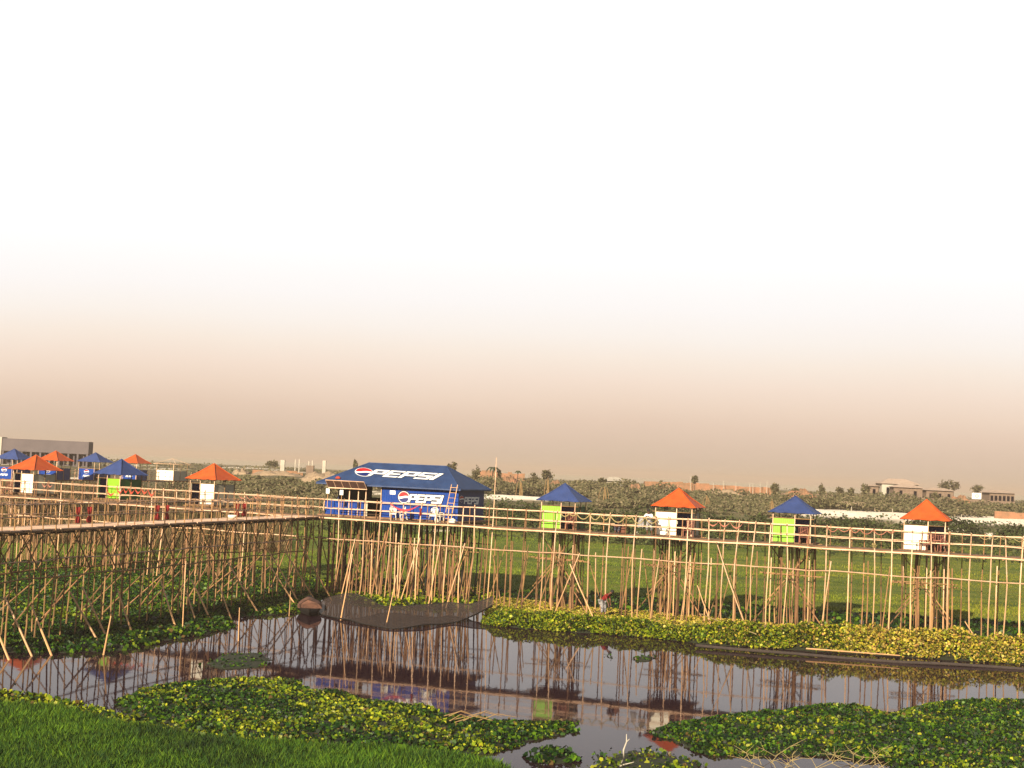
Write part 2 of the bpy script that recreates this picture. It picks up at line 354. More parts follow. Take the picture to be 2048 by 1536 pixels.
wm = bpy.data.materials.new('pond_water'); wm.use_nodes = True; n = wm.node_tree; L = n.links
b = n.nodes['Principled BSDF']; b.inputs['Base Color'].default_value = (.016, .007, .011, 1); b.inputs['Roughness'].default_value = .03
b.inputs['IOR'].default_value = 1.105; b.inputs['Specular Tint'].default_value = (1, .86, .90, 1)
bp = n.nodes.new('ShaderNodeBump'); bp.inputs['Strength'].default_value = .09; bp.inputs['Distance'].default_value = .02
L.new(nz(1.3, 3, (1, .35, 1)), bp.inputs['Height']); L.new(bp.outputs[0], b.inputs['Normal'])
mb = MB(); mb.face([(-140, 14, 0), (140, 14, 0), (140, 135, 0), (-140, 135, 0)])
tag(mb.build('water', wm), 'still purple grey pond mirroring the bamboo poles', 'water', kind='structure')

# ------------------------------------------------------------------ plant clouds
def cloud(name, C, size, nrm, colors, material, sides=5, aspect=1.0, cup=.15, base=None, basemat=None):
    N = len(C); nrm = nrm / np.linalg.norm(nrm, axis=1, keepdims=True)
    rv = rng.normal(size=(N, 3)); a = np.cross(nrm, rv); a /= np.linalg.norm(a, axis=1, keepdims=True); bb = np.cross(nrm, a)
    V = np.empty((N, sides, 3))
    for k in range(sides):
        t = 2 * math.pi * k / sides
        V[:, k] = C + a * (size * math.cos(t))[:, None] + bb * (size * aspect * math.sin(t))[:, None] + nrm * (size * cup * (1 if k % 2 else -1))[:, None]
    col = np.repeat(colors, sides, axis=0)
    F_ = np.arange(N * sides).reshape(N, sides)
    me = np_mesh(name, V.reshape(-1, 3), F_, col)
    return mesh_obj(name, me, material)
def pal(cols, N, jit=.15):
    cols = np.array(cols); c = cols[rng.integers(0, len(cols), N)] * .38
    return np.clip(c * (1 + rng.normal(size=(N, 1)) * jit), .003, .95)
DG = [(.012, .048, .003), (.024, .080, .004), (.050, .13, .005), (.12, .23, .008), (.010, .030, .003)]
YG = [(.03, .08, .004), (.12, .19, .006), (.30, .37, .012), (.50, .52, .025), (.20, .28, .008), (.015, .04, .003)]
YB = [(.70, .56, .05), (.86, .60, .09), (.66, .38, .10), (.34, .36, .02), (.92, .74, .18), (.16, .17, .02), (.55, .52, .03)]
basem = mat('rotting_root_mat', (.036, .052, .010), .95, (.012, .014, .006), 3, bump=.6, bscale=6)  # root mat colour, darkened to paint the shade between leaves
def patch(name, label, poly, dens, h, palette, size=(.05, .10), edge=.8, tilt=1.15, palfun=None, cat='water plants', zb=0.0, group=None, mound=None, gap=.75):
    P = [(p.x, p.y) for p in (G(x, y, 0) for x, y in poly)]
    xs = [p[0] for p in P]; ys = [p[1] for p in P]
    area = 0.5 * abs(sum(P[i][0] * P[(i + 1) % len(P)][1] - P[(i + 1) % len(P)][0] * P[i][1] for i in range(len(P))))
    bbox = (max(xs) - min(xs)) * (max(ys) - min(ys)); N = int(dens * area); K = int(N * bbox / max(area, .1) * 1.7) + 10
    x = rng.uniform(min(xs) - .5, max(xs) + .5, K); y = rng.uniform(min(ys) - .5, max(ys) + .5, K)
    jx = .45 * wob(x, y, 1.3, 1) + .25 * wob(x, y, 3.7, 2)
    ok = inpoly(P, x + jx, y + .6 * jx) & (rng.uniform(-gap, .6, K) < wob(x, y, 2.9, 3) + .5 * wob(x, y, 6.5, 8)); x, y = x[ok], y[ok]; N = len(x)
    def hh(x, y):
        d = polydist(P, x, y)
        base = h * sstep(d, -.25, edge) * (.80 + .24 * wob(x, y, .9, 4) + .14 * wob(x, y, 2.6, 6))
        return np.maximum(base * (mound(x, y) if mound else 1), .03)
    H_ = hh(x, y); z = zb + H_ * (.12 + 1.0 * rng.uniform(0, 1, N) ** .55)
    nrm = np.stack([rng.normal(size=N) * tilt, rng.normal(size=N) * tilt - .35, np.ones(N)], 1)
    c = palfun(x, y, N) if palfun else pal(palette, N)
    C = np.stack([x, y, z], 1)
    c = c * (1 + .35 * wob(x, y, 1.6, 9))[:, None]; bw = rng.uniform(size=N) < .03; c[bw] = np.array([.07, .045, .014])   # a few dead leaves
    o = cloud(name, C, size[0] * .8 + (size[1] * 1.25 - size[0] * .8) * rng.uniform(0, 1, N) ** 1.7, nrm, np.clip(c, .002, .9), M['leaf'], 5, .8)
    o.data.materials.append(basem)
    # the root mat, darkened as painted shade between leaves, joined into the same mesh
    st = max(.25, math.sqrt(bbox) / 110); gx = np.arange(min(xs), max(xs) + st, st); gy = np.arange(min(ys), max(ys) + st, st)
    X, Y = np.meshgrid(gx, gy, indexing='ij'); Z = np.where(inpoly(P, X, Y), zb + .03 + hh(X, Y) * .5 * sstep(polydist(P, X, Y), .3, 1.5), -.15)
    nx, ny = X.shape; I, J = np.meshgrid(np.arange(nx - 1), np.arange(ny - 1), indexing='ij'); a = (I * ny + J).ravel()
    q = np.stack([a, a + ny, a + ny + 1, a + 1], 1); zz = Z.ravel(); q = q[(zz[q] > -.1).any(axis=1)]
    nb = np_mesh(name + '_base', np.stack([X, Y, Z], -1).reshape(-1, 3), q, np.tile([[.02, .03, .01]], (X.size, 1)), smooth=True)
    import bmesh
    bm = bmesh.new(); bm.from_mesh(nb)
    for f in bm.faces: f.material_index = 1
    bm.from_mesh(o.data)
    k0 = len(nb.polygons); bm.faces.ensure_lookup_table()
    bm.to_mesh(o.data); bm.free(); bpy.data.meshes.remove(nb)
    mi = np.zeros(len(o.data.polygons), dtype=np.int32); mi[:k0] = 1; o.data.polygons.foreach_set('material_index', mi)
    tag(o, label, cat, group, kind='stuff')
    return o
GH = 'floating beds of water hyacinth'
patch('water_hyacinth', 'big bright yellow green bed of floating leaves in the middle foreground', 
      [(228, 1402), (285, 1380), (400, 1364), (500, 1360), (585, 1360), (612, 1384), (700, 1390), (742, 1408), (860, 1414), (900, 1432), (1000, 1446), (1110, 1447), (1155, 1446), (1150, 1462), (1120, 1470), (1055, 1485), (1000, 1505), (930, 1512), (800, 1508), (640, 1500), (560, 1495), (480, 1490), (300, 1458), (228, 1415)],
      210, .28, YG, (.04, .085), palfun=lambda x, y, N: np.where((wob(x, y, .5, 3) + rng.normal(size=N) * .25 > .0)[:, None], pal(YG, N), pal(DG, N)))
patch('water_hyacinth', 'dark green leaf bed filling the bottom right corner of the pond',
      [(1300, 1464), (1340, 1448), (1400, 1440), (1480, 1428), (1560, 1424), (1650, 1410), (1720, 1414), (1780, 1430), (1850, 1410), (1920, 1402), (2080, 1404), (2260, 1420), (2300, 1600), (2000, 1640), (1800, 1600), (1780, 1522), (1640, 1512), (1500, 1512), (1420, 1512), (1366, 1494), (1345, 1482), (1318, 1471)],
      200, .28, DG, (.038, .08), palfun=lambda x, y, N: np.where((wob(x, y, .6, 8) + rng.normal(size=N) * .3 > .35)[:, None], pal(YG, N), pal(DG, N)))
patch('water_hyacinth', 'small round leaf clump alone in the open water at bottom centre', [(1055, 1512), (1080, 1499), (1130, 1498), (1160, 1508), (1155, 1524), (1100, 1530), (1062, 1526)], 120, .28, DG, (.055, .11), edge=.4)
patch('water_hyacinth', 'tiny tuft of leaves right of the round clump', [(1182, 1515), (1200, 1505), (1212, 1512), (1205, 1524), (1188, 1525)], 120, .22, DG, (.05, .09), edge=.3)
patch('water_hyacinth', 'scattered thin leaves around the bare white twig', [(1225, 1512), (1270, 1500), (1310, 1508), (1345, 1512), (1400, 1530), (1380, 1560), (1240, 1560), (1150, 1550)], 40, .2, YG, (.05, .09), edge=.4)
patch('water_hyacinth', 'yellow green leafy fringe along the bottom left grass bank',
      [(-60, 1386), (0, 1388), (60, 1398), (130, 1406), (190, 1418), (250, 1436), (330, 1458), (400, 1474), (380, 1492), (250, 1462), (120, 1432), (0, 1418), (-80, 1408)], 140, .32, YG, (.05, .10), edge=.5)
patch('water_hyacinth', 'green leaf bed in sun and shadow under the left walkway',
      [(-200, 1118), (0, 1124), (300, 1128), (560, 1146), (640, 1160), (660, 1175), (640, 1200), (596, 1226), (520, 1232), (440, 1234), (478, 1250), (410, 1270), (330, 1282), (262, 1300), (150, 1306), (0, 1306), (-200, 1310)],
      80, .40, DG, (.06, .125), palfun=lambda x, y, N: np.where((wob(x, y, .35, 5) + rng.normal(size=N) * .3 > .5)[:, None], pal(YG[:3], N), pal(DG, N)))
patch('water_hyacinth', 'sunlit leaf bed in front of the poles of the big blue shop',
      [(625, 1172), (660, 1166), (760, 1165), (860, 1170), (980, 1184), (1000, 1200), (975, 1216), (900, 1214), (780, 1212), (700, 1200), (650, 1200)],
      55, .45, YG, (.07, .14))
_fb = sorted(((p.x, p.y) for p in (G(x, y, 0) for x, y in ((900, 1236), (1000, 1252), (1100, 1262), (1200, 1268), (1300, 1276), (1400, 1288), (1610, 1302), (1800, 1314), (2048, 1330), (2400, 1356)))))
FBX = np.array([p[0] for p in _fb]); FBY = np.array([p[1] for p in _fb])
patch('water_hyacinth', 'long leafy bank turning dry yellow to the right along the far water edge',
      [(968, 1250), (985, 1200), (1050, 1206), (1200, 1222), (1400, 1242), (1560, 1262), (1700, 1275), (1850, 1290), (2048, 1304), (2300, 1320), (2320, 1352), (2048, 1330), (1800, 1314), (1610, 1302), (1400, 1288), (1300, 1276), (1200, 1268), (1100, 1262), (1000, 1253)],
      420, 1.3, YG, (.04, .085), edge=.8, gap=3.0,
      mound=lambda x, y: (.72 + .5 * sstep(x, 8, 20)) * (1 - .62 * sstep(y - np.interp(x, FBX, FBY), 1.3, 4.5)),
      palfun=lambda x, y, N: np.where((x + 5 * rng.normal(size=N) + 6 * wob(x, y, .4, 2) - 1.3 * (84 - y) > 13.5)[:, None], pal(YB, N), pal(YG, N)))
patch('water_hyacinth', 'low green weeds around the pole feet beyond the yellow bank',
      [(980, 1184), (1200, 1196), (1400, 1212), (1640, 1228), (2048, 1252), (2300, 1268), (2300, 1318), (2048, 1302), (1850, 1288), (1700, 1273), (1560, 1260), (1400, 1240), (1200, 1220), (1050, 1204), (985, 1199)],
      22, .5, DG, (.10, .18), edge=1.5)
patch('water_hyacinth', 'thin drifting leaves on the dark water left of centre', [(410, 1325), (450, 1308), (520, 1306), (545, 1320), (520, 1336), (450, 1340), (415, 1334)], 22, .10, DG, (.05, .09), edge=.5)
patch('water_hyacinth', 'small sprig of leaves floating among the pole reflections', [(1265, 1316), (1285, 1311), (1305, 1314), (1300, 1323), (1275, 1324)], 60, .12, DG, (.05, .09), edge=.3)
patch('water_hyacinth', 'tiny sprig of leaves floating under the red shirted figure', [(1212, 1312), (1220, 1309), (1228, 1313), (1222, 1321)], 60, .12, DG, (.05, .09), edge=.3)

def blades(name, label, x, y, z, hgt, wid, colors, lean=.25):
    N = len(x); ang = rng.uniform(0, math.pi, N); dx = np.cos(ang) * wid / 2; dy = np.sin(ang) * wid / 2
    lx = rng.normal(size=N) * lean * hgt; ly = rng.normal(size=N) * lean * hgt
    V = np.empty((N, 4, 3))
    V[:, 0] = np.stack([x - dx, y - dy, z], 1); V[:, 1] = np.stack([x + dx, y + dy, z], 1)
    V[:, 2] = np.stack([x + dx * .6 + lx * .45, y + dy * .6 + ly * .45, z + hgt * .6], 1); V[:, 3] = np.stack([x + lx, y + ly, z + hgt], 1)
    me = np_mesh(name, V.reshape(-1, 3), np.arange(N * 4).reshape(N, 4), np.repeat(colors, 4, axis=0))
    return tag(mesh_obj(name, me, M['grassblade']), label, 'grass', kind='stuff')
RG = [(.065, .165, .001), (.12, .25, .001), (.19, .33, .002), (.04, .11, .001)]
RP = [(p.x, p.y) for p in (G(x, y, 0) for x, y in ((-260, 1385), (0, 1414), (130, 1428), (250, 1456), (400, 1486), (560, 1492), (760, 1500), (900, 1514), (1000, 1530), (1060, 1600), (1060, 1750), (-200, 1750)))]
K = 300000; x = rng.uniform(min(p[0] for p in RP), max(p[0] for p in RP), K); y = rng.uniform(min(p[1] for p in RP), max(p[1] for p in RP), K)
ok = inpoly(RP, x + .3 * wob(x, y, 2, 1), y + .3 * wob(x, y, 2, 4)); x, y = x[ok], y[ok]; N = len(x)
mixv = (wob(x, y, .45, 2) + .5 * wob(x, y, 1.7, 6))[:, None]
blades('rice_grass', 'dense bright green young grass in the bottom left corner', x, y, terr(x, y) - .02, rng.uniform(.22, .42, N) * (1 + .25 * wob(x, y, 1.1, 3)), rng.uniform(.018, .035, N),
       np.clip(pal(RG, N) * (1 + .45 * mixv), .01, .6) * np.array([[1, 1, 1]]))
K = 260000; y = 88 * (225 / 88) ** rng.uniform(0, 1, K); x = y * rng.uniform(-.42, .42, K)
ok = (y > np.interp(x, BX, BY) - .5); x, y = x[ok], y[ok]; N = len(x)
t = 1.2 * wob(x, y * 2.6, .06, 2) + .8 * wob(x, y * 2, .3, 5); cc = pal([(.14, .22, .018), (.21, .29, .024), (.29, .34, .04)], N) * (1 + .45 * t[:, None])
cc[:, 0] *= 1 + .25 * sstep(x, 15, 40)
blades('field_grass', 'open green marsh grass stretching behind the pole rows', x, y, terr(x, y) - .02, rng.uniform(.06, .18, N) * (1 + .5 * t), rng.uniform(.04, .09, N), np.clip(cc, .01, .6))

K = 60000; y = rng.uniform(140, 235, K); x = y * rng.uniform(-.42, -.14, K); ok = (x / y < -.15) & (wob(x, y, .2, 3) > -.45); x, y = x[ok], y[ok]; N = len(x)
blades('dry_reeds', 'brown dry reeds and weeds behind the rear walkways at left', x, y, terr(x, y) - .02, rng.uniform(.5, 1.5, N) * (1 + .3 * wob(x, y, .3, 3)), rng.uniform(.05, .11, N), pal([(.30, .19, .09), (.20, .14, .06), (.14, .13, .04), (.42, .29, .15), (.10, .11, .03)], N), lean=.2)

def mound(name, label, px, py, Y, wpx, hpx, palette, leaf=.30, dens=9, cat='bush', group=None, kind=None, dy=.6):
    """a creeping, rounded thicket standing on the terrain: px/py is its top"""
    top = AT(px, py, Y); pm = FPX / Y; rx = wpx / 2 / pm; gz = float(terr(top.x, Y)); hz = max(top.z - gz, hpx / pm)
    N = int(dens * (2 * math.pi * rx * rx * dy + 2 * rx * hz * 2))
    th = rng.uniform(0, 2 * math.pi, N); ph = np.arccos(rng.uniform(0, 1, N)); k = rng.uniform(.86, 1.04, N)
    lx = np.cos(th) * np.sin(ph); ly = np.sin(th) * np.sin(ph); lz = np.cos(ph) ** .8
    bumps = 1 + .13 * wob(lx * rx, ly * rx + lz * 3, 1.1, 2) + .08 * wob(lx * rx, lz * 4, 3.1, 5)
    C = np.stack([top.x + lx * rx * k * bumps, Y + ly * rx * dy * k * bumps, gz - .1 + lz * hz * k * bumps], 1)
    nrm = np.stack([lx, ly, lz * .8 + .3], 1) + rng.normal(size=(N, 3)) * .55
    o = cloud(name, C, rng.uniform(leaf * .5, leaf, N), nrm, pal(palette, N, .22), M['bush'], 4, .7, .2)
    return tag(o, label, cat, group, kind)
BG = [(.035, .060, .014), (.055, .085, .018), (.085, .115, .022), (.11, .13, .035)]
BD = [(.13, .13, .055), (.18, .17, .075), (.23, .20, .095), (.31, .25, .14)]  # dusty scrub tones, paled further to paint in distance haze
GM = 'rounded thickets along the sandy bank'
for a in (('low wide thicket just right of the big blue shop', 1010, 1011, 205, 150, 35), ('rounded thicket behind the lime hut with the blue roof nearest the shop', 1075, 1009, 195, 130, 40),
          ('dark thicket between the first lime hut and the leaning man', 1190, 1017, 185, 170, 46), ('dark thicket directly behind the leaning man', 1285, 1022, 182, 150, 44),
          ('dark thicket right of the second orange roof', 1440, 1032, 190, 150, 40), ('thicket filling the gap left of the second lime hut', 1530, 1034, 188, 120, 40),
          ('long smooth dark green mound right of the second lime hut', 1700, 1037, 205, 190, 48), ('green mound behind the last orange roofed hut', 1880, 1038, 215, 190, 50),
          ('green mound cut by the right edge of the frame', 2040, 1050, 205, 120, 50), ('low mound left of the last orange roofed hut', 1790, 1062, 190, 90, 26)):
    mound('thicket', a[0], a[1], a[2], a[3], a[4], a[5], BG, group=GM)
GT = 'grey green scrub behind the sandy bank'
N = 52000; y = rng.uniform(268, 330, N); x = y * rng.uniform(-.40, .42, N)
def scrub_belt(name, label, y0, y1, N, hmax, a0=-.42, a1=.44, cut=.0, s=(.16, .36), P=BD, fs=1.0):
    y = rng.uniform(y0, y1, N); x = y * rng.uniform(a0, a1, N)
    h = hmax * np.clip(.35 + .6 * wob(x, y, .11 * fs, 4) + .35 * wob(x, y, .33 * fs, 7), 0, 1.2)
    ok = h > cut; x, y, h = x[ok], y[ok], h[ok]; N = len(x)
    z = terr(x, y) + h * np.sqrt(rng.uniform(0, 1, N))
    C = np.stack([x, y, z], 1); nrm = rng.normal(size=(N, 3)) * .45 + np.array([[0, -.5, .8]])
    o = cloud(name, C, rng.uniform(*s, N), nrm, pal(P, N, .15), M['bush'], 4, .7, .2)
    return tag(o, label, 'shrubs', kind='stuff')
scrub_belt('shrubs', 'dense grey green scrub between the white sand strip and the brick walls', 262, 318, 90000, 2.9, cut=.5, a0=-.10)
scrub_belt('shrubs', 'dark scrub behind the left walkway below the rubble heaps', 208, 262, 26000, 2.2, a0=-.24, a1=-.10, cut=.2)
scrub_belt('shrubs', 'grey green bushes creeping over the bank behind the middle huts', 236, 264, 22000, 2.2, a0=.06, a1=.205, cut=.3)
scrub_belt('shrubs', 'thin scrub on the far raised land', 322, 430, 14000, 1.2, cut=.5, s=(.2, .45))
scrub_belt('shrubs', 'low weeds dotting the edge of the grass field', 178, 240, 22000, 1.0, cut=.25, s=(.15, .32), P=BG, fs=2)

# ------------------------------------------------------------------ trees
def tree(name, label, px, Y, top, wpx, crown_px, dens=1.0, P=BD, group='small trees on the far land', trunk=.12):
    t = AT(px, top, Y); pm = FPX / Y; gz = float(terr(t.x, Y)); H_ = t.z - gz; cr_ = min(crown_px / pm, H_ * .9); rx = wpx / 2 / pm
    e = empty(name, (t.x, Y, gz), 0, label, 'tree', group)
    mb = MB(); mb.pole((0, 0, -.2), (random.uniform(-.1, .1), 0, H_ - cr_ * .35), trunk, trunk * .5, seg=4)
    for k in range(5):
        a = random.uniform(0, 6.28); zz = H_ - cr_ * random.uniform(.5, .9)
        mb.pole((0, 0, zz), (math.cos(a) * rx * .7, math.sin(a) * rx * .7, zz + cr_ * .35), trunk * .4, trunk * .15, seg=3, n=5)
    mb.build('trunk', M['bark'], e)
    N = int(420 * dens); cl = rng.normal(size=(9, 3)); cl /= np.linalg.norm(cl, axis=1, keepdims=True); cl *= rng.uniform(.35, .75, (9, 1))
    k = rng.integers(0, 9, N); C = cl[k] + rng.normal(size=(N, 3)) * .2
    C = C * np.array([[rx, rx, cr_ / 2]]) + np.array([[0, 0, H_ - cr_ / 2]])
    o = cloud('crown', C, rng.uniform(.10, .26, N) * (1 + Y / 900), rng.normal(size=(N, 3)) + np.array([[0, 0, .6]]), pal(P, N, .25), M['bush'], 4, .6, .2)
    o.parent = e
    return e
for px, Y, top, w, c, lab in ((713, 300, 919, 12, 22, 'small dark tree just left of the big blue roof ridge'), (904, 300, 921, 22, 26, 'dark leaning tree above the right end of the big blue ridge'),
        (951, 300, 932, 20, 34, 'leafy tree between the big blue roof and the tall bare pole'), (1001, 300, 936, 13, 40, 'narrow dark tree just right of the tall bare pole'),
        (1065, 310, 944, 30, 30, 'broad hazy tree left of the branching dark tree'), (1096, 300, 937, 26, 26, 'branching dark tree left of the first blue hut roof'),
        (1204, 320, 954, 20, 18, 'low dark tree left of the white tin roof'), (1390, 330, 951, 14, 17, 'round dark tree on the long brick wall'),
        (1322, 330, 960, 8, 12, 'tiny round bush on the red brick stack'), (1552, 290, 966, 22, 50, 'tall shaggy tree behind the blue roof of the second lime hut'),
        (1645, 330, 968, 16, 22, 'leftmost round tree in the row right of the second lime hut'), (1679, 330, 972, 16, 20, 'second round tree in the row right of the second lime hut'),
        (1702, 330, 973, 13, 18, 'third round tree in the row right of the second lime hut'), (1730, 325, 965, 20, 26, 'largest round tree in the row, beside the white walled house'),
        (1888, 420, 960, 28, 26, 'pale grey tree behind the low sheds'), (1908, 420, 957, 24, 26, 'pale grey tree with a jutting branch beside its twin'),
        (1955, 430, 968, 26, 22, 'faint tree above the white sign board'), (1590, 320, 976, 20, 14, 'low dark bush tree over the peak of the second lime hut'),
        (545, 420, 920, 30, 18, 'faint round tree left of the unfinished brick pillars'), (1870, 300, 984, 18, 16, 'small green shrub tree below the sheds'),
        (1985, 400, 988, 34, 26, 'dusky tree mass right of the sign board')):
    tree('tree', lab, px, Y, top, w, c)
def palm(label, px, Y, top, r, sc=1.0):
    t = AT(px, top, Y); gz = float(terr(t.x, Y)); H_ = t.z - gz; e = empty('palm_tree', (t.x, Y, gz), 0, label, 'tree', 'palms and dry stalks on the far land')
    mb = MB(); mb.pole((0, 0, -.2), (.15, 0, H_ - .5), .14, .10, seg=5); mb.build('trunk', M['bark'], e)
    for k in range(9):
        a = 6.28 * k / 9 + random.uniform(-.3, .3); d = Vector((math.cos(a), math.sin(a), 0)); pts = [Vector((.15, 0, H_ - .5)) + d * r * u_ + Vector((0, 0, .9 * u_ * (1 - u_) * 2.2 - .9 * u_ * u_)) * r * .6 for u_ in (0, .25, .5, .75, 1)]
        sd_ = Vector((-d.y, d.x, 0)); f = MB()
        f.loft([[p - sd_ * w_ + Vector((0, 0, -w_ * .6)) for p, w_ in zip(pts, (.03, .22, .26, .18, .03))], pts, [p + sd_ * w_ + Vector((0, 0, -w_ * .6)) for p, w_ in zip(pts, (.03, .22, .26, .18, .03))]])
        f.build('frond', M['frond'], e)
M['frond'] = mat('palm_frond', (.05, .07, .02), .7, (.03, .045, .015), 3)
M['dry'] = mat('dry_stalk', (.52, .34, .14), .9, (.35, .2, .08), 4)
palm('shaggy palm beside the tall bare pole', 985, 298, 932, 1.7)
palm('small palm tuft above the scrub left of the red brick stack', 1265, 330, 962, 1.5)
palm('lone wispy palm right of the shaggy palm', 1035, 310, 938, .8)
def stalk(label, px, py0, py1, Y, spread):
    t = AT(px, py0, Y); bz = AT(px, py1, Y).z; e = empty('dry_banana_plant', (t.x, Y, bz), 0, label, 'plant', 'dry yellow banana plants')
    mb = MB(); h = t.z - bz; mb.pole((0, 0, -.3), (.1, 0, h), .09, .05); mb.build('stem', M['dry'], e)
    for k in range(5):
        a = random.uniform(-.4, 1.2) if k else 2.8; x1 = math.cos(a) * spread * random.uniform(.4, 1); zt = h * random.uniform(.7, .95)
        f = MB(); pts = [Vector((0, 0, zt)), Vector((x1 * .5, 0, zt + .1)), Vector((x1 * .9, .1, zt * .55)), Vector((x1, .1, zt * .1))]
        f.loft([[p + Vector((-.05, 0, 0)) for p in pts], [p + Vector((.05, .05, 0)) for p in pts]]); f.build('leaf', M['dry'], e)
stalk('dry yellow banana plant on the sand strip right of the tall bare pole', 1040, 962, 996, 262, .8)
stalk('dry banana plant just left of the first blue hut roof', 1095, 955, 992, 262, .5)
stalk('dry banana plant above the thicket left of the leaning man', 1208, 973, 1000, 240, .9)
stalk('dry banana plant left of the blue roof of the second lime hut', 1543, 998, 1024, 240, .5)
stalk('green yellow banana plant beside the orange roof in the middle', 1412, 990, 1014, 245, .8)

M['lash'] = mat('rope_lashing', (.34, .19, .10), .9, (.2, .1, .05), 6)
# ------------------------------------------------------------------ bamboo walkways
WW = 2.0                                # width of the walkways
RT, RM, RL = DECK + 1.18, DECK + .60, 4.02   # heights of the top rail, the middle rail and the tie rail under the deck
def rail(mb, pts, r, bow=.02, wander=.03):
    q = []
    for i, p in enumerate(pts): q.append(Vector(p) + Vector((0, random.uniform(-.01, .01), random.uniform(-wander, wander))))
    mb.path(q, r, 6)
def walkway(name, label, loc, rz, x0, x1, front, back, rails_front=True, group='bamboo walkways', stilt_front='bamboo', deckmat='mat', dark_mix=False):
    """runs along local x, front edge at y=0 and back edge at y=WW"""
    e = empty(name, loc, rz, label, 'walkway', group)
    xs = np.arange(x0, x1 + .01, 1.6)
    mb = MB()
    n_ = int((x1 - x0) / .8)
    for i in range(n_):
        a = x0 + (x1 - x0) * i / n_; b_ = x0 + (x1 - x0) * (i + 1) / n_
        mb.b2(a, b_ - .004, -.04 + random.uniform(-.06, .03), WW + random.uniform(-.05, .1), DECK - .05 + random.uniform(-.02, .012), DECK + random.uniform(-.004, .012))
    mb.build('deck', M[deckmat], e)
    mb = MB()
    rail(mb, [(x, -.09, DECK - .10) for x in xs], .05); mb.build('edge_pole', M[stilt_front], e)
    mb = MB(); rail(mb, [(x, WW + .04, DECK - .10) for x in xs], .05); rail(mb, [(x, WW / 2, DECK - .12) for x in xs], .05)
    x = x0 + .3
    while x < x1: mb.pole((x, -.35 + random.uniform(-.15, .15), DECK - .16), (x, WW + .35, DECK - .16), .04, .035); x += random.uniform(.9, 1.5)
    mb.build('cross_beam', M['bamboo_dark'], e)
    for z, nm in ((RT, 'top_rail'), (RM, 'middle_rail')):
        mb = MB(); rail(mb, [(x, -.03, z + .012 * math.sin(x * 1.7)) for x in xs], .030 if nm == 'top_rail' else .026, wander=.025); mb.build(nm, M['bamboo'], e)
        mb = MB(); rail(mb, [(x, WW + .03, z - .02) for x in xs], .026, wander=.02); mb.build(nm, M['bamboo'], e)
    mb = MB(); rail(mb, [(x, -.04, RL + .03 * math.sin(x)) for x in xs], .036, wander=.035); mb.build('tie_rail', M['bamboo'], e)
    for x in front:
        ln = random.uniform(-.12, .12); mb = MB()
        mb.pole((x + ln - .05, random.uniform(-.15, .1), -.4), (x + random.uniform(-.03, .03), 0, RT + random.uniform(.02, .2)), .044 * random.uniform(.85, 1.2), .032, bow=.085)
        for z_ in (RT, RM, DECK - .1, RL): mb.path([(x + .01, -.01, z_ - .055), (x - .01, -.01, z_ + .055)], .056, 6, 1)
        mb.build('post', [M['stilt' if random.random() < (.6 if dark_mix else .22) else stilt_front], M['lash']], e)
    for x in back:
        mb = MB(); mb.pole((x + random.uniform(-.15, .15), WW + random.uniform(-.1, .2), -.4), (x, WW, RT + random.uniform(-.02, .16)), .042, .030, bow=.05); mb.build('post', M['bamboo_dark' if stilt_front != 'bamboo' else 'stilt'], e)
    return e
FRONT_PX = [648, 676, 702, 728, 762, 781, 806, 843, 873, 897, 925, 948, 978, 1014, 1051, 1085, 1114, 1147, 1180, 1220, 1252, 1272, 1312, 1339, 1375, 1416, 1449, 1477, 1511, 1540, 1573, 1619, 1653, 1700, 1747, 1785, 1824, 1860, 1899, 1942, 1985, 2009, 2046]
SF = [s_at(p) for p in FRONT_PX]; SE = SF[-1]
SF += [SE + 1.2, SE + 2.4, SE + 3.5, SE + 4.7]
S640 = s_at(638)
SB = []; s = SF[0] + .5
while s < SE + 5: SB.append(s); s += random.uniform(.75, 1.35)
wr = walkway('bamboo_walkway', 'long pale bamboo walkway on stilts running right past the orange and blue roofed huts', tuple(O1g), YAW, S640, SE + 5, SF, SB[:52])
LJ_ = w1(S640, 0, 0); dL = (LJ_ - Vector((*G(0, 990.3, DECK)[:2], 0))).normalized(); vL = Vector((-dL.y, dL.x, 0)); YAWL = math.atan2(dL.y, dL.x); oL = LJ_ - dL * 36
def wL(s, t, z): return oL + dL * s + vL * t + Vector((0, 0, z))
def sL_at(px, t=0.0, z=DECK): return solve(lambda s: proj(wL(s, t, z))[0], -10, 40, px)
LF = []; s = 36 - .9
while s > 0: LF.append(s); s -= random.uniform(.95, 1.45)
LB = [s + .5 for s in LF]
wl = walkway('bamboo_walkway', 'bamboo walkway on stilts behind the left one, carrying the cream and lime huts', tuple(oL), YAWL, 0, 36 - .02, LF, LB, dark_mix=True)
# the near left walkway comes towards the viewer from the junction
cA = w1(S640, 0, 0); pB = G(0, 1062, DECK); d2 = Vector((pB.x - cA.x, pB.y - cA.y, 0)); d2.normalize()
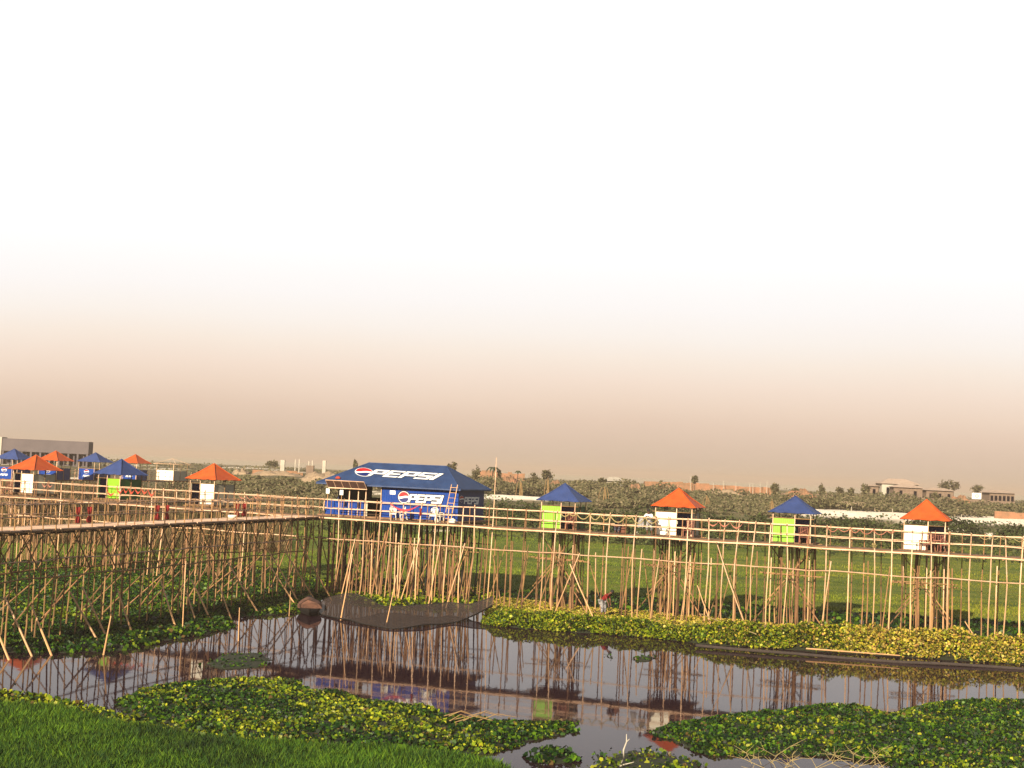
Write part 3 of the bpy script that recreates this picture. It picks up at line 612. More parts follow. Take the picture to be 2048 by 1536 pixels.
# local x runs from the near end towards the junction so that the right-hand edge faces the pond
LEN2 = 44.0; start = cA + d2 * LEN2; YAW2 = math.atan2(-d2.y, -d2.x)
F2 = []; s = .4
while s < LEN2 - .2: F2.append(s); s += random.uniform(.85, 1.25)
B2 = [s + .45 for s in F2[:-1]]
w2 = walkway('bamboo_walkway', 'near bamboo walkway on tall crossed stilts at left with red cloth bows on it', tuple(start), YAW2, 0, LEN2, F2, B2, stilt_front='bamboo_dark', deckmat='sandmat')
def l2(x, y, z):   # local of w2 -> world
    c, s_ = math.cos(YAW2), math.sin(YAW2); return start + Vector((c * x - s_ * y, s_ * x + c * y, z))
def inv2(p):
    q = Vector(p) - start; c, s_ = math.cos(YAW2), math.sin(YAW2); return (c * q.x + s_ * q.y, -s_ * q.x + c * q.y)
mb = MB(); mb.b2(0, LEN2, -.03, .06, DECK - .24, DECK - .085); mb.b2(0, LEN2, WW - .1, WW, DECK - .24, DECK - .085); mb.build('edge_beam', M['hull'], w2)  # dark strip: shade along the deck edge put into the colour
# lattice and struts below the near-left walkway
for i in range(0, 20):
    a = 1.0 + i * 2.15
    for yy, flip in ((-.06, 1), (WW + .06, -1)):
        mb = MB(); mb.pole((a, yy, DECK - .2), (a + 1.9 * flip * random.uniform(.8, 1.1), yy, 3.35), .034, .03); mb.build('brace', M['bamboo_dark'], w2)
        if random.random() < .75: mb = MB(); mb.pole((a + 1.8, yy, DECK - .2), (a + .1, yy, 3.3), .032, .028); mb.build('brace', M['bamboo_dark'], w2)
for z, yy in ((3.2, -.1), (3.25, WW + .1)):
    mb = MB(); rail(mb, [(x, yy, z) for x in np.arange(0, LEN2, 2.0)], .04, wander=.10); mb.build('tie_rail', M['bamboo_dark'], w2)
PROPS = [((9, 1194), (62, 1306)), ((63, 1211), (103, 1300)), ((140, 1184), (200, 1271)), ((164, 1173), (216, 1261)), ((235, 1178), (268, 1255)), ((322, 1162), (354, 1232)),
         ((383, 1160), (422, 1234)), ((438, 1170), (463, 1225)), ((455, 1123), (516, 1223)), ((524, 1107), (592, 1214)), ((537, 1102), (598, 1197)), ((569, 1100), (629, 1192)), ((598, 1083), (660, 1165)), ((-20, 1230), (18, 1305)), ((370, 1175), (395, 1225))]
NV2 = Vector((-math.sin(YAW2), math.cos(YAW2), 0))
for (tx, ty), (fx, fy) in PROPS:
    tq = on_plane(tx, ty, l2(0, -.1, 0), NV2); tl = inv2(tq); off = random.uniform(1.7, 2.4)
    lx = solve(lambda a: proj(l2(a, -off, .35))[0], -12, LEN2 + 6, fx)
    mb = MB(); mb.pole((lx - (tl[0] - lx) * .1, -off * 1.08, -.1), (tl[0], -.1, tq.z), .052, .042, bow=.02); mb.build('prop', M['bamboo'], w2)
for i in range(24):   # the matching struts that lean from the far side
    a = 1.5 + i * 1.75; off = random.uniform(1.6, 3.0)
    mb = MB(); mb.pole((a - random.uniform(0, .8), WW + off, 0), (a + random.uniform(0, .6), WW, random.uniform(2.4, 3.6)), .04, .03); mb.build('prop', M['stilt'], w2)
# struts and sawn-off poles below the main walkway
STUB = [663, 687, 714, 746, 794, 800, 831, 861, 881, 911, 967, 998, 1027, 1095, 1126, 1193, 1258, 1285, 1345, 1361, 1424, 1436, 1515, 1565, 1595, 1737, 1836, 1862, 1905, 1995]
for px in STUB:
    s = s_at(px, .3); mb = MB(); zt = random.uniform(4.0, 4.95)
    mb.pole((s + random.uniform(-.15, .1), random.uniform(.0, .8), -.3), (s, .3, zt), .042, .036, bow=.04); mb.build('stub_post', M['bamboo'] if random.random() < .3 else M['stilt'], wr)
for a, bq in ((711, 683), (771, 742), (822, 790), (882, 858), (930, 893), (952, 930), (1057, 1031), (1160, 1107), (1319, 1300), (1381, 1360), (1391, 1372), (1662, 1640), (1780, 1762), (840, 800), (690, 668)):
    mb = MB(); mb.pole((s_at(bq, -.6, 1.0), -.7, -.2), (s_at(a, -.1, 4.4), -.12, random.uniform(4.1, 4.7)), .042, .03, bow=.02); mb.build('prop', M['bamboo' if random.random() < .45 else 'stilt'], wr)
for a, bq, z1 in ((1434, 1497, 5.3), (1140, 1190, 3.4), (1395, 1427, 2.6), (1930, 1968, 1.6)):
    mb = MB(); mb.pole((s_at(bq, -1.8, .3), -1.9, .1), (s_at(a, -.1, z1), -.12, z1), .042, .03, bow=.05); mb.build('prop', M['bamboo'], wr)
for i in range(26):   # darker crossed struts below and behind the deck
    s = S640 + 1.2 * i + random.uniform(-.6, .6); d_ = random.choice((-1, 1)) * random.uniform(.4, 1.7)
    mb = MB(); mb.pole((s, WW + random.uniform(-.2, .9), -.2), (s + d_, WW - .2, random.uniform(3.4, 5.3)), .042, .03, bow=.05); mb.build('prop', M['bamboo_dark'], wr)
for i in range(20):
    s = 36 - 1.3 - 1.6 * i + random.uniform(-.6, .6); d_ = random.choice((-1, 1)) * random.uniform(.3, 1.5)
    mb = MB(); mb.pole((s, random.uniform(-.8, 2.4), -.2), (s + d_, random.uniform(0, 2), random.uniform(3.4, 5.3)), .042, .03, bow=.05); mb.build('prop', M['stilt'], wl)

# ------------------------------------------------------------------ small huts on stilts
def pyramid(e, x0, x1, y0, y1, ze, zp, m, over=.3, skirt=.05, sub=8):
    mb = MB(); ax, bx, ay, by = x0 - over, x1 + over, y0 - over, y1 + over; cx, cy = (x0 + x1) / 2, (y0 + y1) / 2
    C = [(ax, ay), (bx, ay), (bx, by), (ax, by)]
    for i in range(4):
        p, q = C[i], C[(i + 1) % 4]; rows_ = []
        for k in range(sub + 1):
            t = k / sub; z = ze + (zp - ze) * t - .05 * math.sin(math.pi * t); r = []
            for j in range(sub + 1):
                u_ = j / sub; X = p[0] + (q[0] - p[0]) * u_; Y = p[1] + (q[1] - p[1]) * u_
                r.append((X + (cx - X) * t, Y + (cy - Y) * t, z + (.025 * math.sin(u_ * 19 + i) if k == 0 else 0)))
            rows_.append(r)
        mb.loft(rows_)
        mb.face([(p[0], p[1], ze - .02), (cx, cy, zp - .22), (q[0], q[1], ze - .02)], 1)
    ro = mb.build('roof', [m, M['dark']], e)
    mb = MB()
    for c_ in C: mb.path([(c_[0], c_[1], ze + .01), ((c_[0] + cx) / 2, (c_[1] + cy) / 2, (ze + zp) / 2 - .035), (cx, cy, zp + .02)], .035, 5)
    mb.build('ridge_cap', m, ro)
    return ro
LET = {'P': [(0, 0, .28, 1), (.28, .8, .97, 1), (.28, .34, .97, .54), (.7, .54, .97, .8)], 'E': [(0, 0, .28, 1), (.28, .8, .97, 1), (.28, .41, .9, .59), (.28, 0, .97, .2)],
       'S': [(0, .8, .97, 1), (0, .59, .27, .8), (0, .41, .97, .59), (.7, .2, .97, .41), (0, 0, .97, .2)], 'I': [(0, 0, .3, 1)]}
def lettering(e, fn, n, off=.012, outline=True, name='lettering', grow=.11):
    """fn(u, v) gives a point of the sign plane, u and v run 0..1 over the word"""
    W_ = 4.46; mb = MB(); mo = MB(); x = 0; k = 0
    for ch in 'PEPSI':
        for (a, b_, c, d) in LET[ch]:
            for (g, tgt, o_) in ((0, mb, off), (grow, mo, off * .5 + k * .0004)):
                q = [((x + a - g) / W_, b_ - g), ((x + c + g) / W_, b_ - g), ((x + c + g) / W_, d + g), ((x + a - g) / W_, d + g)]
                tgt.face([Vector(fn(*p)) + n * o_ for p in q])
            k += 1
        x += 1.04
    mb.build(name, M['logowhite'], e)
    if outline: mo.build('letter_outline', M['logonavy'], e)
def globe(e, fn, n, off=.012, ring=True, name='emblem'):
    """fn(x, y) maps the unit disc to the sign plane"""
    N = 28; wave_ = lambda x: .10 * math.sin(x * 2.6 + .5) + .02
    def region(lo, hi):
        pts = []; xs = np.linspace(-.98, .98, N)
        return [(x, max(-math.sqrt(1 - x * x), min(lo(x), math.sqrt(1 - x * x)))) for x in xs] + [(x, max(-math.sqrt(1 - x * x), min(hi(x), math.sqrt(1 - x * x)))) for x in xs[::-1]]
    o = empty_part = None
    if ring:
        mb = MB(); mb.face([Vector(fn(1.28 * math.cos(t), 1.28 * math.sin(t))) + n * off * .3 for t in np.linspace(0, 6.283, 33)[:-1]]); mb.build('emblem_outline', M['logonavy'], e)
    mb = MB(); mb.face([Vector(fn(1.09 * math.cos(t), 1.09 * math.sin(t))) + n * off * .6 for t in np.linspace(0, 6.283, 33)[:-1]]); em = mb.build(name, M['logowhite'], e)
    r1 = region(lambda x: wave_(x) + .16, lambda x: 2); r2 = region(lambda x: -2, lambda x: wave_(x) - .22)
    xs = np.linspace(-.97, .97, N)
    for (f_, m_) in ((1, 'logored'), (-1, 'logoblue')):
        mb = MB()
        for i in range(N - 1):
            a, b_ = xs[i], xs[i + 1]
            def lim(x): return math.sqrt(max(0, 1 - x * x))
            if f_ > 0: l0, l1, h0, h1 = wave_(a) + .15, wave_(b_) + .15, lim(a), lim(b_)
            else: l0, l1, h0, h1 = -lim(a), -lim(b_), wave_(a) - .22, wave_(b_) - .22
            l0 = max(l0, -lim(a)); l1 = max(l1, -lim(b_)); h0 = min(h0, lim(a)); h1 = min(h1, lim(b_))
            if h0 <= l0 and h1 <= l1: continue
            h0 = max(h0, l0); h1 = max(h1, l1)
            mb.face([Vector(fn(a, l0)) + n * off, Vector(fn(b_, l1)) + n * off, Vector(fn(b_, h1)) + n * off, Vector(fn(a, h0)) + n * off])
        mb.build('red_field' if f_ > 0 else 'blue_field', M[m_], em)
def hut(label, loc, rz, wall, side, roof, flip=False, w=2.35, d=2.35, zt=7.03, ze=7.38, zp=8.48, over=.3, logo=False, zb=5.55, nst=11, noroof=False, pf=.585, group='small huts on stilts'):
    e = empty('stilt_hut', loc, rz, label, 'hut', group)
    pw = w * pf
    p0, p1 = (w - pw, w) if flip else (0, pw); o0, o1 = (0, w - pw) if flip else (pw, w)
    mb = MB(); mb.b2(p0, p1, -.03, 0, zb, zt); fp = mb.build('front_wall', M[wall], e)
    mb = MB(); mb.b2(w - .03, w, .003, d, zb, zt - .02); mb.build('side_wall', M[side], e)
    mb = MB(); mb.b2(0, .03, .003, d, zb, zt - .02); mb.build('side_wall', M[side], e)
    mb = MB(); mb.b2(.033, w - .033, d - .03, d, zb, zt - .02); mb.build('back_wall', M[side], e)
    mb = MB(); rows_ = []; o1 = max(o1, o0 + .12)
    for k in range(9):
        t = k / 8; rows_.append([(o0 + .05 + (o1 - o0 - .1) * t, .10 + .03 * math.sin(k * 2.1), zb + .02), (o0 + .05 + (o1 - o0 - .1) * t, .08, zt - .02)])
    mb.loft(rows_); mb.build('doorway_curtain', M['dark'], e)  # near-black sheet put across the opening as the dark of the hut inside
    mb = MB(); mb.pole((-.25, -.05, zt + .015), (w + .25, -.05, zt + .01), .026, bow=.01); mb.build('lintel', M['bamboo_dark'], e)
    mb = MB(); mb.b2(-.2, w + .25, -.28, d + .2, zb - .1, zb - .012); mb.build('floor', M['mat'], e)
    mb = MB()
    for k in range(5): y = -.2 + k * (d + .3) / 4; mb.pole((-.5, y, zb - .15), (w + .5, y, zb - .14), .04, .035)
    mb.pole((-.6, .1, zb - .2), (-.2 + .1, d + .5, zb - .2), .04)
    mb.build('floor_beam', M['bamboo_dark'], e)
    for (x, y, mm) in ((-.03, -.07, 'bamboo'), (o0 if not flip else p0, -.075, 'bamboo'), (w + .03, -.07, 'bamboo'), (w + .03, d, 'bamboo_dark'), (-.03, d, 'bamboo_dark'), (w * .5, d, 'bamboo_dark'), (w + .03, d * .5, 'bamboo_dark')):
        mb = MB(); mb.pole((x + random.uniform(-.05, .05), y, -.3), (x, y, ze + .06), .040, .030, bow=.015, seg=6); mb.build('post', M[mm], e)
    for k in range(nst):
        x, y = random.uniform(-.1, w + .1), random.uniform(.1, d + .2)
        mb = MB(); mb.pole((x + random.uniform(-.25, .25), y + random.uniform(-.3, .3), -.3), (x, y, zb - .15), random.uniform(.036, .05), .034, bow=.05); mb.build('stilt', M['stilt'] if k % 3 else M['bamboo_dark'], e)
    for (a, b_) in (((-.4, -.1, 1.6), (w + .2, .0, zb - .3)), ((w + .5, .0, 1.4), (-.1, -.05, zb - .3)), ((-.2, d, 2.2), (w, d, zb - .4)), ((w + 1.3, -.3, 0), (w * .4, -.1, 3.6)), ((-1.4, -.4, 0), (w * .5, -.1, 3.3))):
        mb = MB(); mb.pole(a, b_, .042, .034); mb.build('brace', M['bamboo_dark'] if a[2] > .5 else M['stilt'], e)
    for (y, z) in ((-.12, 3.55), (d + .1, 3.7), (d * .5, 3.4)):
        mb = MB(); mb.pole((-.75, y, z), (w + .8, y, z + random.uniform(-.1, .1)), .042, .036); mb.build('tie_pole', M['bamboo_dark'], e)
    if not noroof:
        pyramid(e, 0, w, 0, d, ze, zp, M[roof], over)
    else:
        mb = MB(); q = [(-.5, -.3), (w + .5, -.3), (w + .5, d + .3), (-.5, d + .3)]
        for i in range(4): mb.pole((*q[i], ze), (*q[(i + 1) % 4], ze + .05), .035)
        for c_ in q[:]: mb.pole((*c_, ze), (w / 2, d / 2, zp - .1), .03)
        mb.build('roof_frame', M['bamboo'], e)
    if logo:
        n_ = Vector((0, -1, 0)); c0 = (p0 + p1) / 2; y_ = -.034
        if logo == 2: globe(e, lambda a, b_: (c0 + a * .36, y_, zb + 1.08 + b_ * .24), n_, .02, ring=False)
        lettering(e, lambda u_, v_: (c0 - .55 + 1.05 * u_ + v_ * .10, y_, zb + .38 + v_ * .24), n_, .02, outline=False)
        if logo == 1: globe(e, lambda a, b_: (c0 + a * .36, y_, zb + 1.02 + b_ * .22), n_, .02, ring=False)
    return e
T0 = 2.35
for lab, px, wall, side, roof, w, over, pk in (
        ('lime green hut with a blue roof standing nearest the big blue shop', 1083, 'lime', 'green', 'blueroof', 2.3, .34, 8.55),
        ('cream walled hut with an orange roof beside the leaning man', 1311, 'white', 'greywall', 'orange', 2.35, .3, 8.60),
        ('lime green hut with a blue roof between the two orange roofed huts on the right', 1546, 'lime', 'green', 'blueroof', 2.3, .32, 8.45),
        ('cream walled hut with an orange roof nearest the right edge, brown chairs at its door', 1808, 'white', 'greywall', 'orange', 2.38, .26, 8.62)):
    s = s_at(px, T0, 5.6); e = hut(lab, tuple(w1(s, T0, 0)), YAW, wall, side, roof, w=w, over=over, zp=pk, nst=16)
for lab, px, wall, side, roof, w, over in (
        ('cream walled hut with an orange roof standing alone left of the big blue shop', 380, 'white', 'greywall', 'orange', 2.25, .34),
        ('lime green hut with a dusty blue roof and a red garland before it', 196, 'lime', 'green', 'blueroof', 2.2, .34),
        ('cream walled hut with a wide orange roof near the left edge', 26, 'white', 'greywall', 'orange', 2.2, .4)):
    s = sL_at(px, T0 + .3, 5.6); hut(lab, tuple(wL(s, T0 + .3, 0)), YAWL, wall, side, roof, flip=True, w=w, over=over, zb=5.70, zt=7.25, ze=7.58, zp=8.78, nst=8)
# the farther row with blue panelled huts
A4, B4 = G(-60, 957, DECK), G(400, 962, DECK); d4 = (B4 - A4).normalized(); YAW4 = math.atan2(d4.y, d4.x); L4 = (B4 - A4).length
def s4_at(px, T=0.0): return solve(lambda s: proj(A4 + d4 * s + Vector((-d4.y, d4.x, 0)) * T)[0], -5, L4 + 8, px)
FF = list(np.arange(0, L4, 2.0)); w4 = walkway('bamboo_walkway', 'farthest bamboo walkway at left, carrying the blue panelled huts', (A4.x, A4.y, 0), YAW4, 0, L4, FF, [f + 1 for f in FF[:30]])
n4 = Vector((-d4.y, d4.x, 0))
for lab, px, wall, side, roof, lg, w, nr_, T4, dd_, ov_, pf_ in (
        ('blue panelled hut with a hazy blue roof cut by the left edge', -9, 'blue', 'navy', 'blueroof', 2, 3.1, False, .1, 2.4, .3, .78), ('blue panelled hut with an orange roof just behind the wide orange roof', 77, 'blue', 'navy', 'orange', 2, 2.7, False, .1, 2.7, .3, 1.0),
        ('blue panelled hut with a hazy blue roof between two orange roofs', 157, 'blue', 'navy', 'blueroof', 2, 3.2, False, .1, 2.4, .3, .76), ('blue panelled hut with an orange roof behind the lime hut', 243, 'blue', 'navy', 'orange', 2, 2.4, False, 1.0, 2.6, .42, 1.0),
        ('roofless white hut with a bare pole frame on top', 313, 'white', 'greywall', 'orange', 0, 2.9, True, 2.2, 3.6, .4, 1.0)):
    p = A4 + d4 * s4_at(px, T4) + n4 * T4; e = hut(lab, (p.x, p.y, 0), YAW, wall, side, roof, w=w, d=dd_, over=ov_, logo=lg, nst=5, noroof=nr_, ze=7.95, zp=9.2 if not nr_ else 8.9, pf=pf_)

# ------------------------------------------------------------------ the big blue shop
TP = 2.5; SP = s_at(650, TP, 5.6)
WP = s_at(915, TP, 5.6) - SP; DP = solve(lambda t: proj(w1(SP + WP, TP + t, 5.6))[0], 0, 12, 966)
shop = empty('stilt_shop', tuple(w1(SP, TP, 0)), YAW, 'big blue shop on stilts with a hipped blue roof and white roof lettering', 'shop')
def lp(px, py, y=0.0):    # photo position on the wall plane y of the shop -> local x, z
    P = w1(SP, TP + y, 0); q = on_plane(px, py, P, V1); a = loc1(q); return a[0] - SP, a[2]
ZF, ZE, ZR = 5.62, 7.82, 9.36
xd0 = lp(735, 1020)[0]; xd1 = lp(763, 1020)[0]; zc = lp(690, 1001)[1]
mb = MB(); mb.b2(xd1, WP, -.04, 0, ZF, ZE); mb.build('front_wall', M['blue'], shop)
mb = MB(); mb.b2(.0, xd0 - .25, -.04, 0, ZF, zc); ct = mb.build('counter', M['blue'], shop)
mb = MB(); mb.b2(xd0 - .247, xd0, -.045, .003, ZF, zc + .02); mb.b2(-.05, xd0, -.12, .18, zc + .023, zc + .06); mb.build('counter_trim', M['greywall'], shop)
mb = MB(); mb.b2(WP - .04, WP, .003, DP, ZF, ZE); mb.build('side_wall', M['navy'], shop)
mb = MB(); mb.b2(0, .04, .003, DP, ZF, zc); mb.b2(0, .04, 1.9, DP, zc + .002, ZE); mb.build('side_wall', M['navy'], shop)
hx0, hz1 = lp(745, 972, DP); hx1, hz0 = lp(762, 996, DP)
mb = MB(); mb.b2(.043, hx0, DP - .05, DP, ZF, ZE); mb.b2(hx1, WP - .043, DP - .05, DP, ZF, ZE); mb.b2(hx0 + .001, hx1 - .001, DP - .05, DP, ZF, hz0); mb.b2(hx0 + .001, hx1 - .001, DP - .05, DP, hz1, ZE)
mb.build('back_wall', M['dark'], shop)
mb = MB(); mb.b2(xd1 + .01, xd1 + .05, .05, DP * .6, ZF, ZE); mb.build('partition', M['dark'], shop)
mb = MB(); mb.b2(-.4, WP + .5, -.4, DP + .4, ZF - .14, ZF - .01); mb.build('floor', M['mat'], shop)
mb = MB()
for k in range(int(WP / 1.1)): mb.pole((k * 1.1 + .2, -.6, ZF - .2), (k * 1.1 + .2 + random.uniform(-.1, .1), DP + .6, ZF - .2), .05)
for k in range(5): mb.pole((-.7, k * DP / 4, ZF - .28), (WP + .7, k * DP / 4, ZF - .28), .05)
mb.build('floor_beam', M['bamboo_dark'], shop)
ov = .55; ax, bx, ay, by = -.55, WP + .32, -ov, DP + ov
rx0, rx1 = lp(738, 928, DP / 2)[0], lp(893, 935, DP / 2)[0]; ry = DP / 2
A_, B_, C_, D_ = (ax, ay, ZE), (bx, ay, ZE), (bx, by, ZE), (ax, by, ZE); R0, R1 = (rx0, ry, ZR), (rx1, ry, ZR)
def lerp3(p, q, t): return tuple(p[i] + (q[i] - p[i]) * t for i in range(3))
mb = MB()
for (p, q, r_, s_) in ((A_, B_, R0, R1), (B_, C_, R1, R1), (C_, D_, R1, R0), (D_, A_, R0, R0)):
    rows_ = []
    for k in range(7):
        t = k / 6; a, b_ = lerp3(p, r_, t), lerp3(q, s_, t); rows_.append([lerp3(a, b_, j / 24) for j in range(25)])
    mb.loft(rows_)
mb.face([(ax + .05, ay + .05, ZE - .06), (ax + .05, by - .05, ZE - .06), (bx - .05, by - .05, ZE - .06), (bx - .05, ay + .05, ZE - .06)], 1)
for (x0_, x1_, y0_, y1_) in ((ax, bx, ay - .012, ay + .012), (ax, bx, by - .012, by + .012), (bx - .012, bx + .012, ay + .013, by - .013), (ax - .012, ax + .012, ay + .013, by - .013)): mb.b2(x0_, x1_, y0_, y1_, ZE - .1, ZE - .003)
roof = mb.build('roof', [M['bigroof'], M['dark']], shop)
mb = MB(); mb.path([R0, lerp3(R0, R1, .5), R1], .05)
for p, r_ in ((A_, R0), (B_, R1), (C_, R1), (D_, R0)): mb.path([p, r_], .045)
mb.build('ridge_cap', M['bigroof'], roof)
slope_n = Vector((0, -(ZR - ZE), ry - ay)).normalized()
nW = (V1 * slope_n.y + Vector((0, 0, slope_n.z))); Pw = w1(SP, TP + ay, ZE)
def to_shop(q): a = loc1(q); return Vector((a[0] - SP, a[1] - TP, a[2]))
def roofpt(px, py): return to_shop(on_plane(px, py, Pw, nW))
def wallpt(px, py): return to_shop(on_plane(px, py, w1(SP, TP - .04, 0), V1))
def sidept(px, py): return to_shop(on_plane(px, py, w1(SP + WP, TP, 0), U1))
def quad_fn(f, A, B, C, D):
    A, B, C, D = f(*A), f(*B), f(*C), f(*D)
    return lambda u_, v_: (A * (1 - u_) + B * u_) * (1 - v_) + (D * (1 - u_) + C * u_) * v_
lettering(roof, quad_fn(roofpt, (733, 952), (866, 960.5), (888, 948), (752, 939.7)), slope_n, .03, True, grow=.04)
globe(roof, lambda a, b_: roofpt(728.3 + 17 * a, 944.6 + .06 * 17 * a - 8 * b_), slope_n, .03, ring=False)
nF = Vector((0, -1, 0)); nS = Vector((1, 0, 0))
fw = [o for o in shop.children if o.name.startswith('front_wall')][0]
lettering(fw, quad_fn(wallpt, (815.5, 1004.2), (882.5, 1007.8), (888, 991.3), (820.5, 988.3)), nF, .03)
globe(fw, lambda a, b_: wallpt(807.9 + 10.4 * a, 994.3 + .03 * 10 * a - 10.6 * b_), nF, .026)
sw = [o for o in shop.children if o.name.startswith('side_wall')][0]
lettering(sw, quad_fn(sidept, (926.8, 1008.0), (955.5, 1009.0), (958, 994.2), (928.8, 994.0)), nS, .03, False)
globe(sw, lambda a, b_: sidept(922.8 + 4.3 * a, 998 - 6 * b_), nS, .03, ring=False)
mb = MB(); q = [wallpt(*p) for p in ((780, 981), (791, 981.3), (791, 989), (780, 988.5))]
mb.face([p + nF * .02 for p in q]); mb.build('notice', M['logowhite'], shop)
mb = MB()
for px in (700, 718, 733): x, z = lp(px, 985); mb.pole((x, -.06, ZF), (x, -.06, ZE), .045, .04, bow=.005)
x, z = lp(741, 985); mb.pole((lp(763, 985)[0], -.06, ZF), (lp(763, 985)[0], -.06, ZE), .03)
mb.build('door_post', M['bamboo'], shop)
# awning propped open above the counter
ax0, az0 = lp(651, 960, -1.0); ax1, az1 = lp(728, 964, -1.0); bx0, bz0 = lp(657, 975, -.5); bx1, bz1 = lp(734, 979, -.5)
aw = MB(); rows_ = [[lerp3((ax0, -1.0, az0), (ax1, -1.0, az1), j / 10) for j in range(11)], [lerp3((bx0, -.5, bz0), (bx1, -.5, bz1), j / 10) for j in range(11)]]
aw.loft(rows_); aw.loft([[(p[0], p[1] + .04, p[2]) for p in r_] for r_ in rows_][::-1]); awn = aw.build('awning', M['reed'], shop)
for k in range(6):
    mb = MB(); mb.pole(lerp3(rows_[0][0], rows_[0][-1], k / 5), lerp3(rows_[1][0], rows_[1][-1], k / 5), .02, bow=0); mb.build('awning_rib', M['bamboo'], awn)
mb = MB(); mb.pole(rows_[0][0], rows_[0][-1], .04, bow=.005); mb.build('awning_rail', M['bamboo'], awn)
mb = MB(); mb.pole(rows_[1][0], rows_[1][-1], .04, bow=.005); mb.build('awning_rail', M['bamboo'], awn)
for px in (660, 674):
    mb = MB(); x, z = lp(px, 976, -.3); x2, z2 = lp(px + 14, 1000, 0); mb.pole((x, -.4, z), (x2, .05, z2), .025); mb.build('awning_strut', M['dark'], shop)
k = 0
for px in range(0, 12):
    for py in range(0, 6):
        x = WP * px / 11 + random.uniform(-.2, .2); y = DP * py / 5 + random.uniform(-.3, .3); k += 1
        mb = MB(); mb.pole((x + random.uniform(-.4, .4), y + random.uniform(-.3, .3), -.4), (x, y, ZF - .25), random.uniform(.048, .066), .042, bow=.06)
        mb.build('stilt', M['stilt'] if k % 2 and py < 2 else M['hull' if k % 3 else 'bamboo_dark'], shop)  # rear stilts near-black: the shade under the shop put into their colour
for k in range(24):
    x = -.6 + (WP + 1.2) * k / 23 + random.uniform(-.2, .2); mb = MB(); y = random.uniform(-2.6, -.3)
    mb.pole((x + random.uniform(-.5, .3), y - random.uniform(0, .5), -.3), (x, y, random.uniform(3.2, 5.2)), random.uniform(.04, .055), .036, bow=.06); mb.build('stilt', M['stilt'], shop)
for k in range(14):
    x = random.uniform(-.5, WP); y = random.choice((-.1, .8, DP * .5, DP)); mb = MB(); mb.pole((x, y, random.uniform(0, 1.5)), (x + random.choice((-1, 1)) * random.uniform(1.2, 2.6), y, random.uniform(3.2, 5.2)), .042, .034); mb.build('brace', M['bamboo_dark'] if k % 2 else M['stilt'], shop)
for (y, z) in ((.2, 3.9), (1.4, 3.6), (3.2, 4.1), (DP, 3.7)):
    mb = MB(); mb.pole((-.8, y, z), (WP + 1.2, y, z - .1), .05); mb.build('tie_pole', M['bamboo_dark'], shop)

# ------------------------------------------------------------------ things on and around the walkways
def W1(s, t, z): return tuple(w1(s, t, z))
# ladder
x0, _ = lp(893, 1040, -1.3); xt, _ = lp(896, 975, -.6)
e = empty('ladder', W1(SP + x0, TP - 1.2, DECK + .02), YAW, 'tall pale bamboo ladder leaning on the eave of the big blue roof', 'ladder')
zt = 2.62
for sx_ in (-.26, .26):
    mb = MB(); mb.pole((sx_, 0, 0), (sx_ * .85 + .25, .45, zt), .034, .028, bow=.01); mb.build('side_rail', M['bamboo'], e)
for k in range(7):
    t = (k + .8) / 7.4; mb = MB(); mb.pole((-.26 * (1 - .15 * t) + .25 * t - .04, .45 * t, zt * t), (.26 * (1 - .15 * t) + .25 * t + .04, .45 * t, zt * t), .022, bow=0); mb.build('rung', M['bamboo'], e)
# white boards on short poles above the rail
for px, py, lab in ((656, 982, 'white board on a pole at the left corner of the shop counter'), (683.5, 985, 'white board on a pole in front of the dark shop opening')):
    s = s_at(px, .0, 6.7); zc_ = z_at(py, s, 0); e = empty('notice_board', W1(s, -.06, RT), YAW, lab, 'board', 'white boards on the shop rail')
    mb = MB(); mb.pole((0, 0, 0 - .5), (0, 0, zc_ - RT), .022, bow=0); mb.build('pole', M['bamboo'], e)
    mb = MB(); mb.box((0, -.03, zc_ - RT + .0), (.26, .03, .34)); mb.build('panel', M['logowhite'], e)
# plastic chairs, lying about before the shop
def chair(label, px, t, rz, tip=0.0, sc=1.0):
    s = s_at(px, t); e = empty('plastic_chair', W1(s, t, DECK + .02), YAW + rz, label, 'chair', 'white plastic chairs before the shop'); e.rotation_euler[0] = tip; e.scale = (sc,) * 3
    mb = MB(); mb.box((0, 0, .42), (.44, .42, .035)); mb.box((0, -.2, .40), (.42, .03, .06)); mb.build('seat', M['plastic'], e)
    mb = MB()
    for k in range(5): mb.box((-.18 + .09 * k, .2 + .03, .63), (.05, .02, .38), rot=Matrix.Rotation(-.12, 3, 'X'))
    mb.path([(-.21, .19, .44), (-.22, .24, .8), (-.12, .27, .88), (.12, .27, .88), (.22, .24, .8), (.21, .19, .44)], .022); mb.build('backrest', M['plastic'], e)
    for a, b_ in ((-.2, -.19), (.2, -.19), (-.2, .19), (.2, .19)):
        mb = MB(); mb.path([(a * 1.15, b_ * 1.15, 0), (a, b_, .42)], [.018, .028]); mb.build('leg', M['plastic'], e)
    for a in (-.24, .24):
        mb = MB(); mb.path([(a, .2, .64), (a, -.1, .65), (a, -.2, .6), (a * .95, -.2, .42)], .02); mb.build('armrest', M['plastic'], e)
chair('white plastic chair under the left end of the pink cloth', 785, 1.5, .4, 0)
chair('white plastic chair tipped back below the middle of the pink cloth', 808, 1.3, -1.0, .25)
chair('white plastic chair standing just left of the ladder foot', 866, 1.4, .1, 0, 1.1)
chair('white plastic chair turned sideways against the ladder', 878, 1.6, 1.4, 0)
